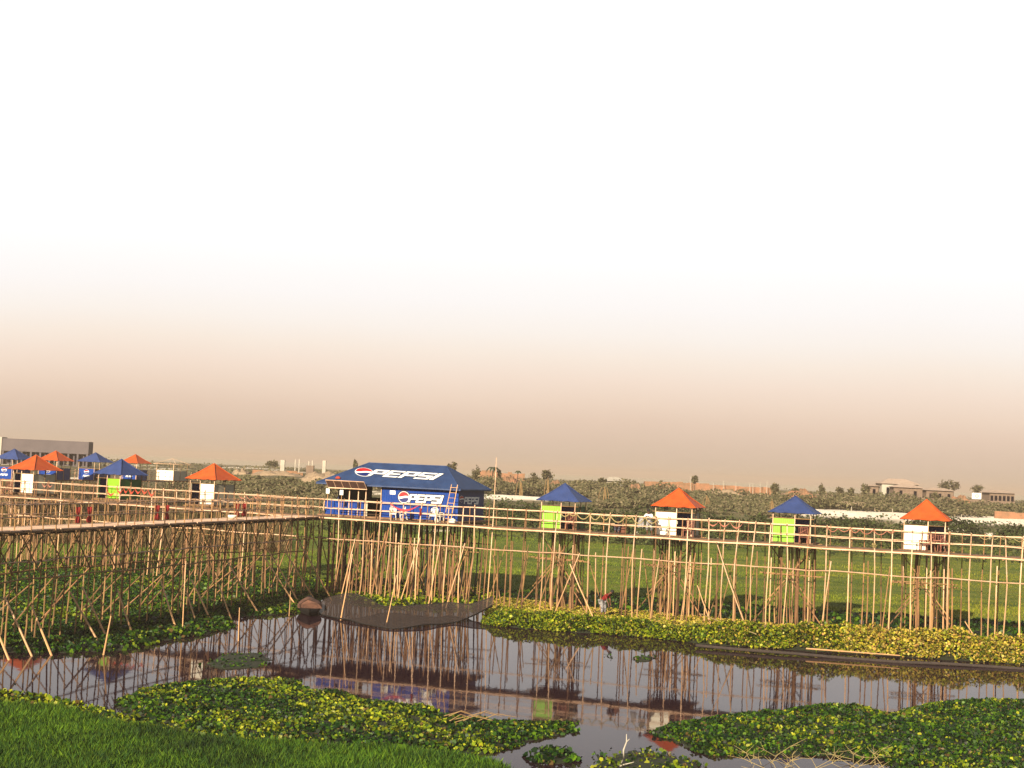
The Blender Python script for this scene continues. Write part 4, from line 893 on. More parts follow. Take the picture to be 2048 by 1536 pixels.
def sack(label, px, t, m, w, h, z=DECK + .02, name='sack', cat='sack'):
    s = s_at(px, t); e = MB(); pr = [(.01, 0), (w * .5, .02), (w * .58, h * .35), (w * .45, h * .75), (w * .15, h * .92), (w * .2, h), (.01, h)]
    e.lathe(pr, (0, 0, 0), 10, 1, .8); o = e.build(name, M[m], None, smooth=True); o.location = W1(s, t, z); o.rotation_euler = (0, 0, YAW)
    return tag(o, label, cat)
sack('lumpy white sack lying at the foot of the ladder', 905, 1.3, 'plastic', .55, .32)
sack('brown sack beside the seated dark figure', 1246, .9, 'sack', .35, .55)
# swags of cloth and garlands on the rails
def swag(name, label, pts, m, r=.03, depth=.34, t=-.10, cat='garland', z0=None, strip=0.0):
    left = pts[0] < 600; mb = MB(); S_ = [(sL_at if left else s_at)(p, t, 6.6) for p in pts]; o0 = S_[0]
    for a, b_ in zip(S_[:-1], S_[1:]):
        dd = depth * min(1, (b_ - a) / 1.1) * random.uniform(.75, 1.15); P = []
        for k in range(9):
            u_ = k / 8; P.append((a - o0 + (b_ - a) * u_, random.uniform(-.01, .01), (z0 or RT) - DECK - dd * (1 - (2 * u_ - 1) ** 2)))
        if strip:
            q = [(p[0], p[1] - .02, p[2] - strip * (1.2 - abs(2 * i / 8 - 1)) - .02) for i, p in enumerate(P)]; mb.loft([P, q]); mb.loft([[(p[0], p[1] + .012, p[2]) for p in q], [(p[0], p[1] + .012, p[2]) for p in P]])
        else: mb.path(P, r, 6)
    o = mb.build(name, M[m]); o.location = tuple((wL if left else w1)(o0, t, DECK)); o.rotation_euler = (0, 0, YAWL if left else YAW)
    return tag(o, label, cat)
swag('garland', 'pale yellow rope garland looped between the nearest lime hut and the leaning man', [1121, 1139, 1153, 1180, 1201, 1220, 1252, 1264, 1290, 1318], 'garland', .032, .50)
swag('garland', 'pink garland looped on the rail right of the second orange roof', [1415, 1437, 1460, 1486], 'garlandp', .03, .42, strip=.07)
swag('garland', 'tan rope garland between the right lime hut and the rightmost orange roofed hut', [1655, 1676, 1700, 1720, 1746, 1774, 1790], 'garlandp', .028, .42)
swag('garland', 'faint pale garland on the rail at the right edge', [1958, 1982, 1998, 2014, 2026, 2052], 'garland', .018, .42)
swag('garland', 'red garland looped before the lime hut at left', [212, 233, 247, 257, 270, 283, 296, 311], 'orangecloth', .05, .55, strip=.12)
swag('garland', 'dull pink garland on the rail before the cream hut near the left edge', [84, 95, 106], 'garlandp', .03, .4, strip=.08)
swag('garland', 'pink garland on the rail right of the lone orange roof at left', [478, 492, 508, 516, 524], 'garlandp', .03, .4, strip=.05)
swag('cloth_swag', 'pink cloth swag hung on the rail before the big blue shop', [780, 838], 'pinkcloth', .03, .36, strip=.12, cat='cloth')
mb = MB(); mb.lathe([(.02, 0), (.10, .02), (.05, .3), (.12, .5)], (0, 0, 0), 8, 1, .4); o = mb.build('cloth_knot', M['redcloth'], None, True); o.location = W1(s_at(841, -.1, 6.2), -.1, DECK + .45); tag(o, 'small red cloth knot at the right end of the pink swag', 'cloth')
mb = MB(); mb.lathe([(.02, 0), (.22, .03), (.16, .14), (.05, .2)], (0, 0, 0), 8, 1, .7); o = mb.build('cloth_bundle', M['orangecloth'], None, True)
q = roofpt(676, 958); o.location = shop.matrix_basis @ q if False else W1(SP + q.x, TP + q.y, q.z); tag(o, 'small red bundle lying on the blue roof above the awning', 'bundle')
# red hourglass shaped cloth bows on the near-left walkway
BOWS = ((155, 1049, 'red cloth bow nearest the left edge, left one of its pair', -1), (178, 1049, 'red cloth bow nearest the left edge, right one of its pair', -1),
        (314, 1040, 'red cloth bow in the middle of the left walkway, left one of its pair', -1), (333, 1040, 'red cloth bow in the middle of the left walkway, right one of its pair', -1),
        (474, 1035, 'red cloth bow by the white basin, left one of its pair', -1), (488, 1033, 'red cloth bow farthest along the left walkway, right one of its pair', -1))
for px, py, lab, _ in BOWS:
    xx = solve(lambda a: proj(l2(a, WW - .12, DECK))[0], 0, LEN2, px)
    mb = MB(); mb.lathe([(.05, .04), (.16, .08), (.185, .18), (.13, .36), (.05, .50), (.06, .54), (.13, .72), (.15, .98), (.12, 1.0)], (0, 0, 0), 12, 1, .55)
    o = mb.build('cloth_bow', M['redcloth'], None, True); o.location = tuple(l2(xx, WW - .12, DECK + .0)); o.rotation_euler = (0, 0, YAW); o.scale = (1, 1, .88)
    tag(o, lab, 'cloth', 'red cloth bows on the left walkway rail')
mb = MB(); mb.lathe([(.10, 0), (.26, .12), (.33, .26), (.30, .26), (.22, .12), (.05, .04)], (0, 0, 0), 14); o = mb.build('basin', M['plastic'], None, True)
xx = solve(lambda a: proj(l2(a, .5, DECK))[0], 0, LEN2, 464); o.location = tuple(l2(xx, .5, DECK + .02)); tag(o, 'white basin on the left walkway beside a red cloth bow', 'basin')

# bamboo chairs at the hut doors
def bchair(label, px, t, rz):
    s = (sL_at if px < 600 else s_at)(px, t); e = empty('bamboo_chair', tuple((wL if px < 600 else w1)(s, t, DECK + .02)), YAW + rz, label, 'chair', 'brown bamboo chairs at the hut doors')
    mb = MB(); mb.box((0, 0, .42), (.5, .48, .04)); mb.build('seat', M['sack'], e)
    mb = MB(); mb.path([(-.24, .24, .42), (-.27, .30, 1.0), (.27, .30, 1.0), (.24, .24, .42)], .024)
    for k in range(4): mb.path([(-.16 + .107 * k, .25, .44), (-.17 + .113 * k, .29, .98)], .014)
    mb.path([(-.24, .26, .6), (.2, .28, .9)], .015); mb.build('backrest', M['garlandp'], e)
    for a, b_ in ((-.23, -.22), (.23, -.22), (-.23, .22), (.23, .22)):
        mb = MB(); mb.path([(a * 1.05, b_ * 1.05, 0), (a, b_, .42 if b_ > 0 else .64)], .022); mb.build('leg', M['garlandp'], e)
    for a in (-.24, .24):
        mb = MB(); mb.path([(a, .26, .66), (a, -.24, .64)], .022); mb.build('armrest', M['garlandp'], e)
bchair('brown bamboo chair at the door of the last orange roofed hut, nearer the cream wall', 1858, 1.5, -.3)
bchair('brown bamboo chair turned away at the right corner of the last orange roofed hut', 1886, 1.4, .5)
bchair('brown bamboo chair at the dark doorway of the second lime hut', 1606, 1.7, .2)
bchair('brown bamboo chair at the doorway of the second orange roofed hut', 1376, 1.8, -.2)
bchair('dark bamboo chair at the doorway of the first lime hut', 1140, 1.8, .1)
bchair('pinkish bamboo chair on the walkway before the cream hut near the left edge', 14, 1.4, .3)
def table(label, px, t, w, h):
    s = s_at(px, t); e = empty('bamboo_table', W1(s, t, DECK + .02), YAW, label, 'table')
    mb = MB(); mb.box((0, 0, h), (w, .5, .04)); mb.build('tabletop', M['garlandp'], e)
    for a, b_ in ((-.42, -.2), (.42, -.2), (-.42, .2), (.42, .2)): mb = MB(); mb.path([(a * w, b_, 0), (a * w, b_, h)], .022); mb.build('leg', M['garlandp'], e)
table('small brown bamboo table between the two chairs of the last hut', 1872, 1.0, .6, .7)
table('small brown bamboo table left of the chairs of the last hut', 1845, 1.6, .45, .62)
mb = MB()
for k in range(40):
    a, b_ = rng.normal(size=3), rng.normal(size=3); a = a / np.linalg.norm(a) * .16; mb.path([tuple(a * .2), tuple(a + b_ * .03)], .012, 4)
o = mb.build('rope_bundle', M['garland']); o.location = W1(s_at(1748, -.15, 5.7), -.15, DECK + .24); tag(o, 'tangled pale fibre bundle hanging on the walkway edge left of the last orange roof', 'bundle')

# ------------------------------------------------------------------ people
def skin_mesh(name, J, E, m, parent, sub=1, root=None):
    names = list(J); me = bpy.data.meshes.new(name)
    me.from_pydata([J[k][:3] for k in names], [(names.index(a), names.index(b_)) for a, b_ in E], [])
    o = mesh_obj(name, me, m, parent); md = o.modifiers.new('skin', 'SKIN'); md.use_smooth_shade = True
    sv = me.skin_vertices[0].data
    for i, k in enumerate(names): r = J[k][3]; sv[i].radius = (r, r) if not isinstance(r, tuple) else r; sv[i].use_root = (k == (root or names[0]))
    s_ = o.modifiers.new('sub', 'SUBSURF'); s_.levels = sub; s_.render_levels = sub
    return o
def head(e, c, face=(0, -1, 0), r=.1, hairm='hair', parent=None):
    """hair cap and ears on top of the continuous body mesh"""
    mb = MB(); pr = [(r * .3, -.02), (r * 1.03, .0), (r * 1.08, r * .5), (r * .8, r * 1.0), (r * .3, r * 1.25), (.01, r * 1.28)]
    mb.lathe(pr, (c[0] - face[0] * .025, c[1] - face[1] * .025, c[2]), 12); return mb.build('hair', M[hairm], e, True)
def person(label, loc, rz, J, shirt, legs, shirtm, legm, hairc, r=.1, hands=()):
    e = empty('person', loc, rz, label, 'person')
    E = [('pelvis', 'chest'), ('chest', 'neck'), ('neck', 'jaw'), ('jaw', 'skull'), ('chest', 'shl'), ('shl', 'ell'), ('ell', 'wrl'), ('wrl', 'hal'), ('chest', 'shr'), ('shr', 'elr'), ('elr', 'wrr'), ('wrr', 'har'),
         ('pelvis', 'hil'), ('hil', 'knl'), ('knl', 'anl'), ('anl', 'tol'), ('pelvis', 'hir'), ('hir', 'knr'), ('knr', 'anr'), ('anr', 'tor')]
    R = dict(pelvis=.13, chest=(.15, .11), neck=.052, jaw=.078, skull=.098, shl=.062, ell=.043, wrl=.030, hal=.036, shr=.062, elr=.043, wrr=.030, har=.036, hil=.09, knl=.058, anl=.038, tol=.03, hir=.09, knr=.058, anr=.038, tor=.03)
    JJ = {k: (*J[k], R[k]) for k in J}
    # fingers and thumb
    for h_, w_ in (('hal', 'wrl'), ('har', 'wrr')):
        a = Vector(J[h_]); d_ = (a - Vector(J[w_])).normalized(); sd_ = d_.cross(Vector((0, 0, 1))); sd_ = sd_.normalized() if sd_.length > .1 else Vector((1, 0, 0))
        for i, (o_, L_) in enumerate(((-.028, .062), (-.010, .074), (.010, .070), (.028, .055))):
            b1 = a + sd_ * o_ + d_ * .02; k1 = '%s_f%d' % (h_, i); JJ[k1] = (*(a + sd_ * o_ * 1.0 + d_ * (.02 + L_ * .5)), .010); JJ[k1 + 't'] = (*(a + sd_ * o_ + d_ * (.02 + L_) + Vector((0, 0, -.02))), .008); E += [(h_, k1), (k1, k1 + 't')]
        k1 = h_ + '_th'; JJ[k1] = (*(a + sd_ * (.055 if h_ == 'hal' else -.055) + d_ * .012), .011); E.append((h_, k1))
    skin_mesh('body', JJ, E, M['skin'], e, 1)
    sh = dict(pelvis=.15, chest=(.185, .135), neck=.07, shl=.085, shr=.085, ell=.062, elr=.062)
    def mid(a, b_, t): return tuple(J[a][i] + (J[b_][i] - J[a][i]) * t for i in range(3))
    SJ = {'pelvis': (*J['pelvis'], .155), 'waist': (*mid('pelvis', 'chest', .45), .15), 'chest': (*J['chest'], (.19, .14)), 'neckb': (*mid('chest', 'neck', .7), .075),
          'shl': (*J['shl'], .088), 'sll': (*mid('shl', 'ell', .75), .068), 'shr': (*J['shr'], .088), 'slr': (*mid('shr', 'elr', .75), .068)}
    skin_mesh('shirt', SJ, [('pelvis', 'waist'), ('waist', 'chest'), ('chest', 'neckb'), ('chest', 'shl'), ('shl', 'sll'), ('chest', 'shr'), ('shr', 'slr')], M[shirtm], e, 1)
    LJ = {'pelvis': (*J['pelvis'], .165), 'hil': (*J['hil'], .13), 'knl': (*J['knl'], .105), 'cfl': (*mid('knl', 'anl', legs), .085), 'hir': (*J['hir'], .13), 'knr': (*J['knr'], .105), 'cfr': (*mid('knr', 'anr', legs), .085)}
    skin_mesh('lungi', LJ, [('pelvis', 'hil'), ('hil', 'knl'), ('knl', 'cfl'), ('pelvis', 'hir'), ('hir', 'knr'), ('knr', 'cfr')], M[legm], e, 1)
    s_ = Vector(J['skull']); j_ = Vector(J['jaw']); up = (s_ - j_).normalized()
    mb = MB(); pr = [(.06, -.05), (.108, -.01), (.112, .05), (.085, .10), (.03, .125), (.005, .127)]
    mb.lathe(pr, (0, 0, 0), 12); h = mb.build('hair', M['hair'], e, True); h.location = tuple(s_ + up * .012 + Vector((0, .018, 0))); h.rotation_euler = up.to_track_quat('Z', 'Y').to_euler()
    # face: brow, nose, mouth on the side that looks at -y
    fc = (s_ + j_) / 2 + Vector((0, -.085, 0)); mb = MB()
    mb.box(tuple(fc + Vector((0, -.012, -.005))), (.02, .03, .045)); mb.build('nose', M['skin'], e)
    mb = MB(); mb.box(tuple(fc + Vector((-.034, .0, .028))), (.026, .02, .010)); mb.box(tuple(fc + Vector((.034, .0, .028))), (.026, .02, .010)); mb.box(tuple(fc + Vector((0, -.002, -.045))), (.045, .02, .008)); mb.build('face_features', M['hair'], e)
    return e
# leaning man: forearms on the front rail
s = s_at(1297, .45)
JL = dict(pelvis=(0, .10, .88), chest=(0, -.08, 1.24), neck=(0, -.17, 1.40), jaw=(0, -.24, 1.46), skull=(0, -.26, 1.56), shl=(-.19, -.10, 1.32), ell=(-.30, -.30, 1.08), wrl=(-.10, -.48, 1.20), hal=(-.02, -.52, 1.22),
          shr=(.19, -.10, 1.32), elr=(.30, -.30, 1.08), wrr=(.10, -.48, 1.21), har=(.02, -.50, 1.24), hil=(-.10, .10, .82), knl=(-.13, .02, .46), anl=(-.11, .12, .08), tol=(-.12, -.04, .03), hir=(.10, .10, .82), knr=(.16, .0, .46), anr=(.20, .06, .08), tor=(.22, -.1, .03))
person('person in a white shirt and checked lungi leaning with both arms on the walkway rail', W1(s, .45, DECK + .02), YAW, JL, 0, .45, 'shirtwhite', 'check', None)
# seated figure, knees drawn up
s = s_at(1236, .9)
JS = dict(pelvis=(0, .10, .22), chest=(0, .02, .52), neck=(.01, -.04, .68), jaw=(.01, -.08, .74), skull=(.01, -.09, .84), shl=(-.18, .0, .60), ell=(-.22, -.20, .42), wrl=(-.08, -.36, .44), hal=(-.02, -.40, .44),
          shr=(.18, .0, .60), elr=(.22, -.20, .42), wrr=(.08, -.36, .46), har=(.02, -.38, .47), hil=(-.09, .04, .20), knl=(-.12, -.28, .46), anl=(-.11, -.30, .07), tol=(-.11, -.44, .03), hir=(.09, .04, .20), knr=(.13, -.28, .45), anr=(.13, -.32, .07), tor=(.13, -.46, .03))
person('person in dark clothes sitting with knees drawn up on the walkway deck', W1(s, .9, DECK + .02), YAW, JS, 0, .8, 'blackcloth', 'greycloth', None)
# stooping figure among the weeds
q = G(1207, 1243, 0.0)
JF = dict(pelvis=(-.10, .10, .92), chest=(.12, -.06, 1.20), neck=(.24, -.13, 1.34), jaw=(.31, -.18, 1.37), skull=(.37, -.2, 1.44), shl=(.0, -.22, 1.22), ell=(.06, -.40, .98), wrl=(.12, -.52, .80), hal=(.13, -.55, .72),
          shr=(.24, .10, 1.24), elr=(.34, .02, .98), wrr=(.30, -.18, .82), har=(.30, -.24, .76), hil=(-.18, .02, .86), knl=(-.10, -.10, .48), anl=(-.14, .02, .10), tol=(-.10, -.14, .04), hir=(-.02, .14, .86), knr=(.06, .02, .48), anr=(.05, .14, .10), tor=(.10, -.0, .04))
e = person('person in a red shirt and pale wrapped cloth stooping among weeds below the walkway', (q.x, q.y, .28), .15, JF, 0, .6, 'redcloth', 'check', None); e.scale = (1.12,) * 3
# white grey cloth hanging beside the leaning man
mb = MB(); mb.loft([[(-.12 + .03 * k, .02 * math.sin(k * 2.3), 1.1) for k in range(9)], [(-.2 + .05 * k, .06 * math.sin(k * 1.7), .75) for k in range(9)], [(-.25 + .06 * k, .03 * math.sin(k * 2.9), .42 + .06 * math.sin(k * 3)) for k in range(9)]])
mb.loft([[(-.12 + .03 * k, .012 + .02 * math.sin(k * 2.3), 1.1) for k in range(9)], [(-.25 + .06 * k, .012 + .03 * math.sin(k * 2.9), .42 + .06 * math.sin(k * 3)) for k in range(9)]])
o = mb.build('hanging_cloth', M['check'], None, True); o.location = W1(s_at(1281, WW - .1), WW - .1, DECK + .02); o.rotation_euler = (0, 0, YAW); tag(o, 'white and grey checked cloth hung on the rail left of the leaning man', 'cloth')

# ------------------------------------------------------------------ poles standing in the pond, net and boat
def lone(label, top, foot, r=.035, m='bamboo', z0=0.0, group='poles standing in the pond'):
    f_ = G(*foot, z0); k = f_.y; t = AT(*top, k + .1); mb = MB(); mb.pole((0, 0, -.3), tuple(t - f_), r, r * .6, bow=.02)
    o = mb.build('bamboo_pole', M[m]); o.location = tuple(f_); return tag(o, label, 'pole', group)
lone('tilted pale pole standing in the water before the net, beside the moored boat', (705, 1108), (680, 1240), .04)
lone('knotty yellow pole leaning at the lit leaf bed, nearest the left edge', (222, 1232), (205, 1310), .045)
lone('slender pole rising from the leaf bed in the middle of the left walkway', (372, 1122), (365, 1266), .032)
lone('thin white pole standing in the water at the tip of the leaf bed', (479, 1215), (477, 1282), .03)
lone('short pole beside the moored boat', (581, 1182), (578, 1232), .03)
lone('pole piercing the middle of the net', (793, 1150), (771, 1248), .03)
p = W1(s_at(993, -.1, 5.5), 0, 0)
mb = MB(); a = Vector(W1(s_at(974, -.15, 0.5), -.15, .2)); t = AT(993, 915, a.y + .3); mb.pole((0, 0, -.2), tuple(t - a), .042, .018, bow=.02, seg=9); o = mb.build('bamboo_pole', M['bamboo']); o.location = tuple(a)
tag(o, 'tall bare pole rising high above the rail right of the big blue shop', 'pole')
mb = MB(); P_ = [G(x, y, z) for x, y, z in ((1402, 1228, .95), (1422, 1236, 1.0), (1440, 1243, .95), (1480, 1256, .85), (1512, 1268, .8))]; o0 = P_[0].copy(); mb.path([p - o0 for p in P_], .03); o = mb.build('bamboo_pole', M['garland']); o.location = tuple(o0); tag(o, 'bent pale cane lying across the yellow bank', 'cane')
mb = MB(); a, b_ = G(1612, 1297, .34), G(1800, 1311, .34); mb.pole((0, 0, 0), tuple(b_ - a), .045, .03, bow=.01, seg=8); o = mb.build('bamboo_pole', M['bamboo']); o.location = tuple(a); tag(o, 'straight pale bamboo lying along the water edge of the yellow bank', 'pole')
mb = MB(); a, b_ = G(706, 1169, .5), G(747, 1171, .5); mb.pole((0, 0, 0), tuple(b_ - a), .035, .03, bow=.01); o = mb.build('bamboo_pole', M['bamboo']); o.location = tuple(a); tag(o, 'short pale stick lying on the leaves below the big blue shop', 'stick')
# twig
mb = MB(); q = G(1236, 1534, 0); pts = [AT(x, y, q.y) - q for x, y in ((1226, 1540), (1240, 1530), (1248, 1515), (1247, 1500), (1253, 1484), (1253, 1468))]
mb.path(pts, [.035, .04, .035, .03, .022, .012]); mb.path([pts[0], AT(1245, 1530, q.y - .3) - q, AT(1268, 1524, q.y - .4) - q], [.03, .022, .01]); mb.path([pts[4], AT(1259, 1478, q.y) - q], [.018, .01])
o = mb.build('dead_branch', M['plaster'], None, True); o.location = tuple(q); tag(o, 'bare white branch sticking up from the water at bottom centre', 'branch')
tw = MB(); o0 = G(1620, 1535, 0)
for k in range(30):
    c_ = G(random.uniform(1470, 1800), random.uniform(1512, 1560), random.uniform(0, .12)) - o0; a = random.uniform(0, 6.28); L_ = random.uniform(.5, 1.5)
    d_ = Vector((math.cos(a), math.sin(a) * .5, random.uniform(.1, .6))) * L_; mdp = c_ + d_ * .5 + Vector((random.uniform(-.1, .1), 0, random.uniform(0, .2)))
    tw.path([c_, mdp, c_ + d_], [.010, .008, .004], 4)
    for j in range(2): tw.path([mdp, mdp + Vector((random.uniform(-.4, .4), random.uniform(-.2, .2), random.uniform(.05, .3)))], [.009, .004], 4)
o = tw.build('dead_twigs', M['garland']); o.location = tuple(o0); tag(o, 'tangle of thin dry twigs in the water at the bottom right', 'twigs', kind='stuff')
tw = MB(); o0 = G(930, 1430, 0)
for k in range(9):
    c_ = G(random.uniform(885, 960), random.uniform(1425, 1445), .3) - o0; d_ = Vector((random.uniform(.6, 1.6), random.uniform(-.3, .3), random.uniform(.0, .25))); tw.path([c_, c_ + d_ * .5 + Vector((0, 0, .18)), c_ + d_], [.016, .014, .006], 4)
o = tw.build('dry_reeds', M['dry']); o.location = tuple(o0); tag(o, 'few dry bent reeds lying on the bright leaf bed', 'reeds', kind='stuff')
# net
nm = bpy.data.materials.new('fishing_net_mesh'); nm.use_nodes = True; n = nm.node_tree; L = n.links
b = n.nodes['Principled BSDF']; b.inputs['Base Color'].default_value = (.036, .026, .023, 1); b.inputs['Roughness'].default_value = .9; b.inputs['Specular IOR Level'].default_value = .1
tr = n.nodes.new('ShaderNodeBsdfTransparent'); ms = n.nodes.new('ShaderNodeMixShader')
mrn = n.nodes.new('ShaderNodeMapRange'); mrn.inputs['To Min'].default_value = .62; mrn.inputs['To Max'].default_value = 1.0; L.new(nz(2.6, 7), mrn.inputs['Value']); L.new(mrn.outputs[0], ms.inputs[0])
L.new(tr.outputs[0], ms.inputs[1]); L.new(b.outputs[0], ms.inputs[2]); L.new(ms.outputs[0], n.nodes['Material Output'].inputs[0])
far = [G(*p) for p in ((640, 1208, .3), (650, 1200, .5), (662, 1190, .75), (700, 1188, .8), (738, 1200, .5), (775, 1210, .3), (860, 1210, .35), (900, 1206, .45), (940, 1205, .6), (986, 1196, 1.0))]
near = [G(*p) for p in ((636, 1226, .05), (645, 1230, .06), (662, 1234, .06), (700, 1243, .05), (745, 1252, .05), (790, 1258, .05), (850, 1252, .08), (900, 1244, .14), (945, 1232, .35), (985, 1212, .7))]
o0 = near[4].copy(); rows_ = []
for k in range(7):
    t = k / 6; rows_.append([f_.lerp(n_, t) - o0 + Vector((0, 0, -.25 * math.sin(math.pi * t) * (i > 6) + .10 * math.sin(i * 2.2 + k * 1.3))) for i, (f_, n_) in enumerate(zip(far, near))])
def densify(rows_, m_=4):
    out_ = []
    for r in rows_:
        q = []
        for i in range(len(r) - 1):
            p0, p1, p2, p3 = r[max(i - 1, 0)], r[i], r[i + 1], r[min(i + 2, len(r) - 1)]
            for k in range(m_):
                t = k / m_; q.append(.5 * ((2 * p1) + (p2 - p0) * t + (2 * p0 - 5 * p1 + 4 * p2 - p3) * t * t + (3 * p1 - p0 - 3 * p2 + p3) * t ** 3))
        q.append(r[-1]); out_.append(q)
    return out_
rows_ = densify(rows_)
for r in rows_:
    for v in r: v.z = max(v.z, .03)
e = empty('fishing_net', tuple(o0), 0, 'large dark brown net hung from poles and sagging onto the water', 'net')
mb = MB(); mb.loft(rows_); mb.build('netting', nm, e, True)
mb = MB(); mb.path(rows_[-1], .035, 5); mb.build('net_rope', M['hull'], e)
mb = MB(); mb.path(rows_[0], .03, 5); mb.build('net_rope', M['hull'], e)
q = [G(*p) for p in ((1392, 1285, .32), (1480, 1293, .30), (1560, 1299, .30), (1610, 1303, .28), (1700, 1311, .2), (1800, 1318, .22), (1900, 1322, .25), (2048, 1332, .2), (2200, 1345, .2))]; o0 = q[0].copy(); mb = MB()
mb.path([p - o0 + Vector((0, 0, -.16)) for p in densify([q])[0]], .085, 8); o = mb.build('rolled_net', M['netroll'] if 'netroll' in M else mat('rolled_net_cloth', (.085, .06, .05), .95, (.045, .035, .03), 4, bump=.5), None, True); o.location = tuple(o0); tag(o, 'dark rolled net lying along the water edge of the yellow bank', 'net')
# boat seen end on, with a barrel canopy of split bamboo
q = G(619, 1232, 0); e = empty('country_boat', (q.x, q.y, 0), .14, 'dark wooden boat with a barrel shaped split bamboo canopy moored by the net', 'boat'); e.scale = (.86, .86, .86)
mb = MB(); rows_ = []
for k in range(15):
    t = k / 14 * 2 - 1; w_ = .82 * (1 - abs(t) ** 2.2) + .06; up = .44 + (.10 if t < 0 else .5) * abs(t) ** 2.4
    rows_.append([(-w_, t * 3.2 + 2.6, up), (-w_ * .75, t * 3.2 + 2.6, up * .2), (0, t * 3.2 + 2.6, -.15 + abs(t) ** 3 * .4), (w_ * .75, t * 3.2 + 2.6, up * .2), (w_, t * 3.2 + 2.6, up), (w_ - .06, t * 3.2 + 2.6, up), (0, t * 3.2 + 2.6, up * .3), (-w_ + .06, t * 3.2 + 2.6, up), (-w_, t * 3.2 + 2.6, up)])
mb.loft(rows_); mb.build('hull', M['hull'], e, True)
mb = MB(); rows_ = []
for k in range(9):
    y = 1.1 + k * .28; sc_ = 1 - .02 * abs(k - 4); rows_.append([(-.90 * sc_ * math.cos(a), y, .42 + .52 * sc_ * math.sin(a) ** .8 + .16 * max(0, 1 - abs(a - 1.4) * 1.6)) for a in np.linspace(0.02, math.pi - .02, 15)])
mb.loft(rows_); mb.loft([[(p[0] * .96, p[1], p[2] * .97) for p in r] for r in rows_][::-1]); cn = mb.build('canopy', M['canopy'], e, True)
mb = MB(); mb.face([(p[0] * .955, rows_[0][0][1] - .02, p[2] * .96) for p in rows_[0]]); 
for i in range(9):
    z = .46 + i * .055; hw = .84 * max(.06, 1 - ((z - .42) / .60) ** 2.2); mb.box((0, 1.0 - .018 * i, z), (hw * 2, .05, .035))
mb.build('canopy_end', M['canopy'], cn)

# ------------------------------------------------------------------ far buildings and works
def far_at(px, Y): p = AT(px, 960, Y); return p.x, float(terr(p.x, Y))
def zpx(px, py, Y): return AT(px, py, Y).z
Y = 330; x0 = AT(3, 900, Y).x; x1 = AT(177, 900, Y).x; z1 = zpx(90, 880, Y); z0 = zpx(90, 905, Y); zg = float(terr((x0 + x1) / 2, Y))
e = empty('concrete_building', (x0, Y, zg), 0, 'long grey flat roofed building behind the huts at the left edge', 'building')
w_ = x1 - x0
mb = MB(); mb.b2(0, w_, 0, 3.5, z0 - zg, z1 - zg); mb.build('parapet', M['concrete'], e)
mb = MB(); mb.b2(.5, w_ - .5, 1.2, 3.3, -.3, z0 - zg - .003); mb.build('wall', M['concrete'], e)
for k in range(9): mb = MB(); mb.b2(1 + k * w_ / 9, 1 + k * w_ / 9 + 1.9, 1.15, 1.195, .3, z0 - zg - .15); mb.build('window', M['dark'], e)
for k in range(10): mb = MB(); mb.b2(.1 + k * (w_ - .6) / 9, .5 + k * (w_ - .6) / 9, .1, .5, -.3, z0 - zg - .004); mb.build('column', M['concrete'], e)
mb = MB(); mb.b2(-2.6, -.003, -.2, 3.4, -.3, z1 - zg + .25); mb.build('end_wall', M['plaster'], e)
def rubble(name, label, px0, px1, ptop, Y, m, cat='rubble', dep=6):
    xa, xb = AT(px0, 950, Y).x, AT(px1, 950, Y).x; zt = zpx((px0 + px1) / 2, ptop, Y); zg = float(terr((xa + xb) / 2, Y)) - .4; h = zt - zg; cx = (xa + xb) / 2; w_ = xb - xa
    nx_, ny_ = 28, 9; V = []
    mb = MB(); rows_ = []
    for j in range(ny_):
        v_ = j / (ny_ - 1); r = []
        for i in range(nx_):
            u_ = i / (nx_ - 1); prof = math.sin(math.pi * min(max(u_, .0), 1)) ** .45 * math.sin(math.pi * v_) ** .6
            r.append(((u_ - .5) * w_ + random.uniform(-.15, .15), (v_ - .5) * dep, h * prof * (1 + .12 * math.sin(u_ * 17 + j) + random.uniform(-.12, .08))))
        rows_.append(r)
    mb.loft(rows_); o = mb.build(name, M[m]); o.location = (cx, Y, zg); return tag(o, label, cat)
rubble('sand_heap', 'pale rubble heap just right of the lone orange roof', 462, 502, 938, 330, 'sandheap', 'heap')
rubble('sand_heap', 'large pale earth heap touching the left eave of the big blue roof', 600, 700, 944, 300, 'sandheap', 'heap', 10)
rubble('sand_heap', 'pinkish earth heap between the rubble heap and the brick pillars', 498, 610, 942, 325, 'sandheap', 'heap', 8)
rubble('sand_heap', 'orange earth heap seen between the trees right of the tall bare pole', 1000, 1040, 952, 320, 'brick', 'heap')
rubble('sand_heap', 'orange earth heap just above the first blue hut roof', 1098, 1128, 961, 320, 'brick', 'heap')
rubble('sand_heap', 'low orange mound below the far sheds', 1890, 1950, 993, 330, 'brick', 'heap')
rubble('sand_heap', 'orange dirt patch under the blue roofed lime hut on the right', 1685, 1720, 992, 318, 'brick', 'heap')
def bwall(name, label, px0, px1, py0, py1, hp, Y, m, th=.5, cat='wall', jag=.2):
    a = AT(px0, py0, Y); b_ = AT(px1, py1, Y); d_ = b_ - a; d_.z = 0; L_ = d_.length; n_ = max(2, int(L_ / 1.2)); zlow = min(float(terr(a.x, a.y)), float(terr(b_.x, b_.y))) - .5
    mb = MB()
    for i in range(n_):
        t0, t1 = i / n_, (i + 1) / n_; z = a.z + (b_.z - a.z) * (t0 + t1) / 2 + random.uniform(-jag, jag * .3); mb.b2(L_ * t0, L_ * t1 - .003, 0, th, 0, z - zlow)
    o = mb.build(name, M[m]); o.location = (a.x, a.y, zlow); o.rotation_euler = (0, 0, math.atan2(d_.y, d_.x)); return tag(o, label, cat)
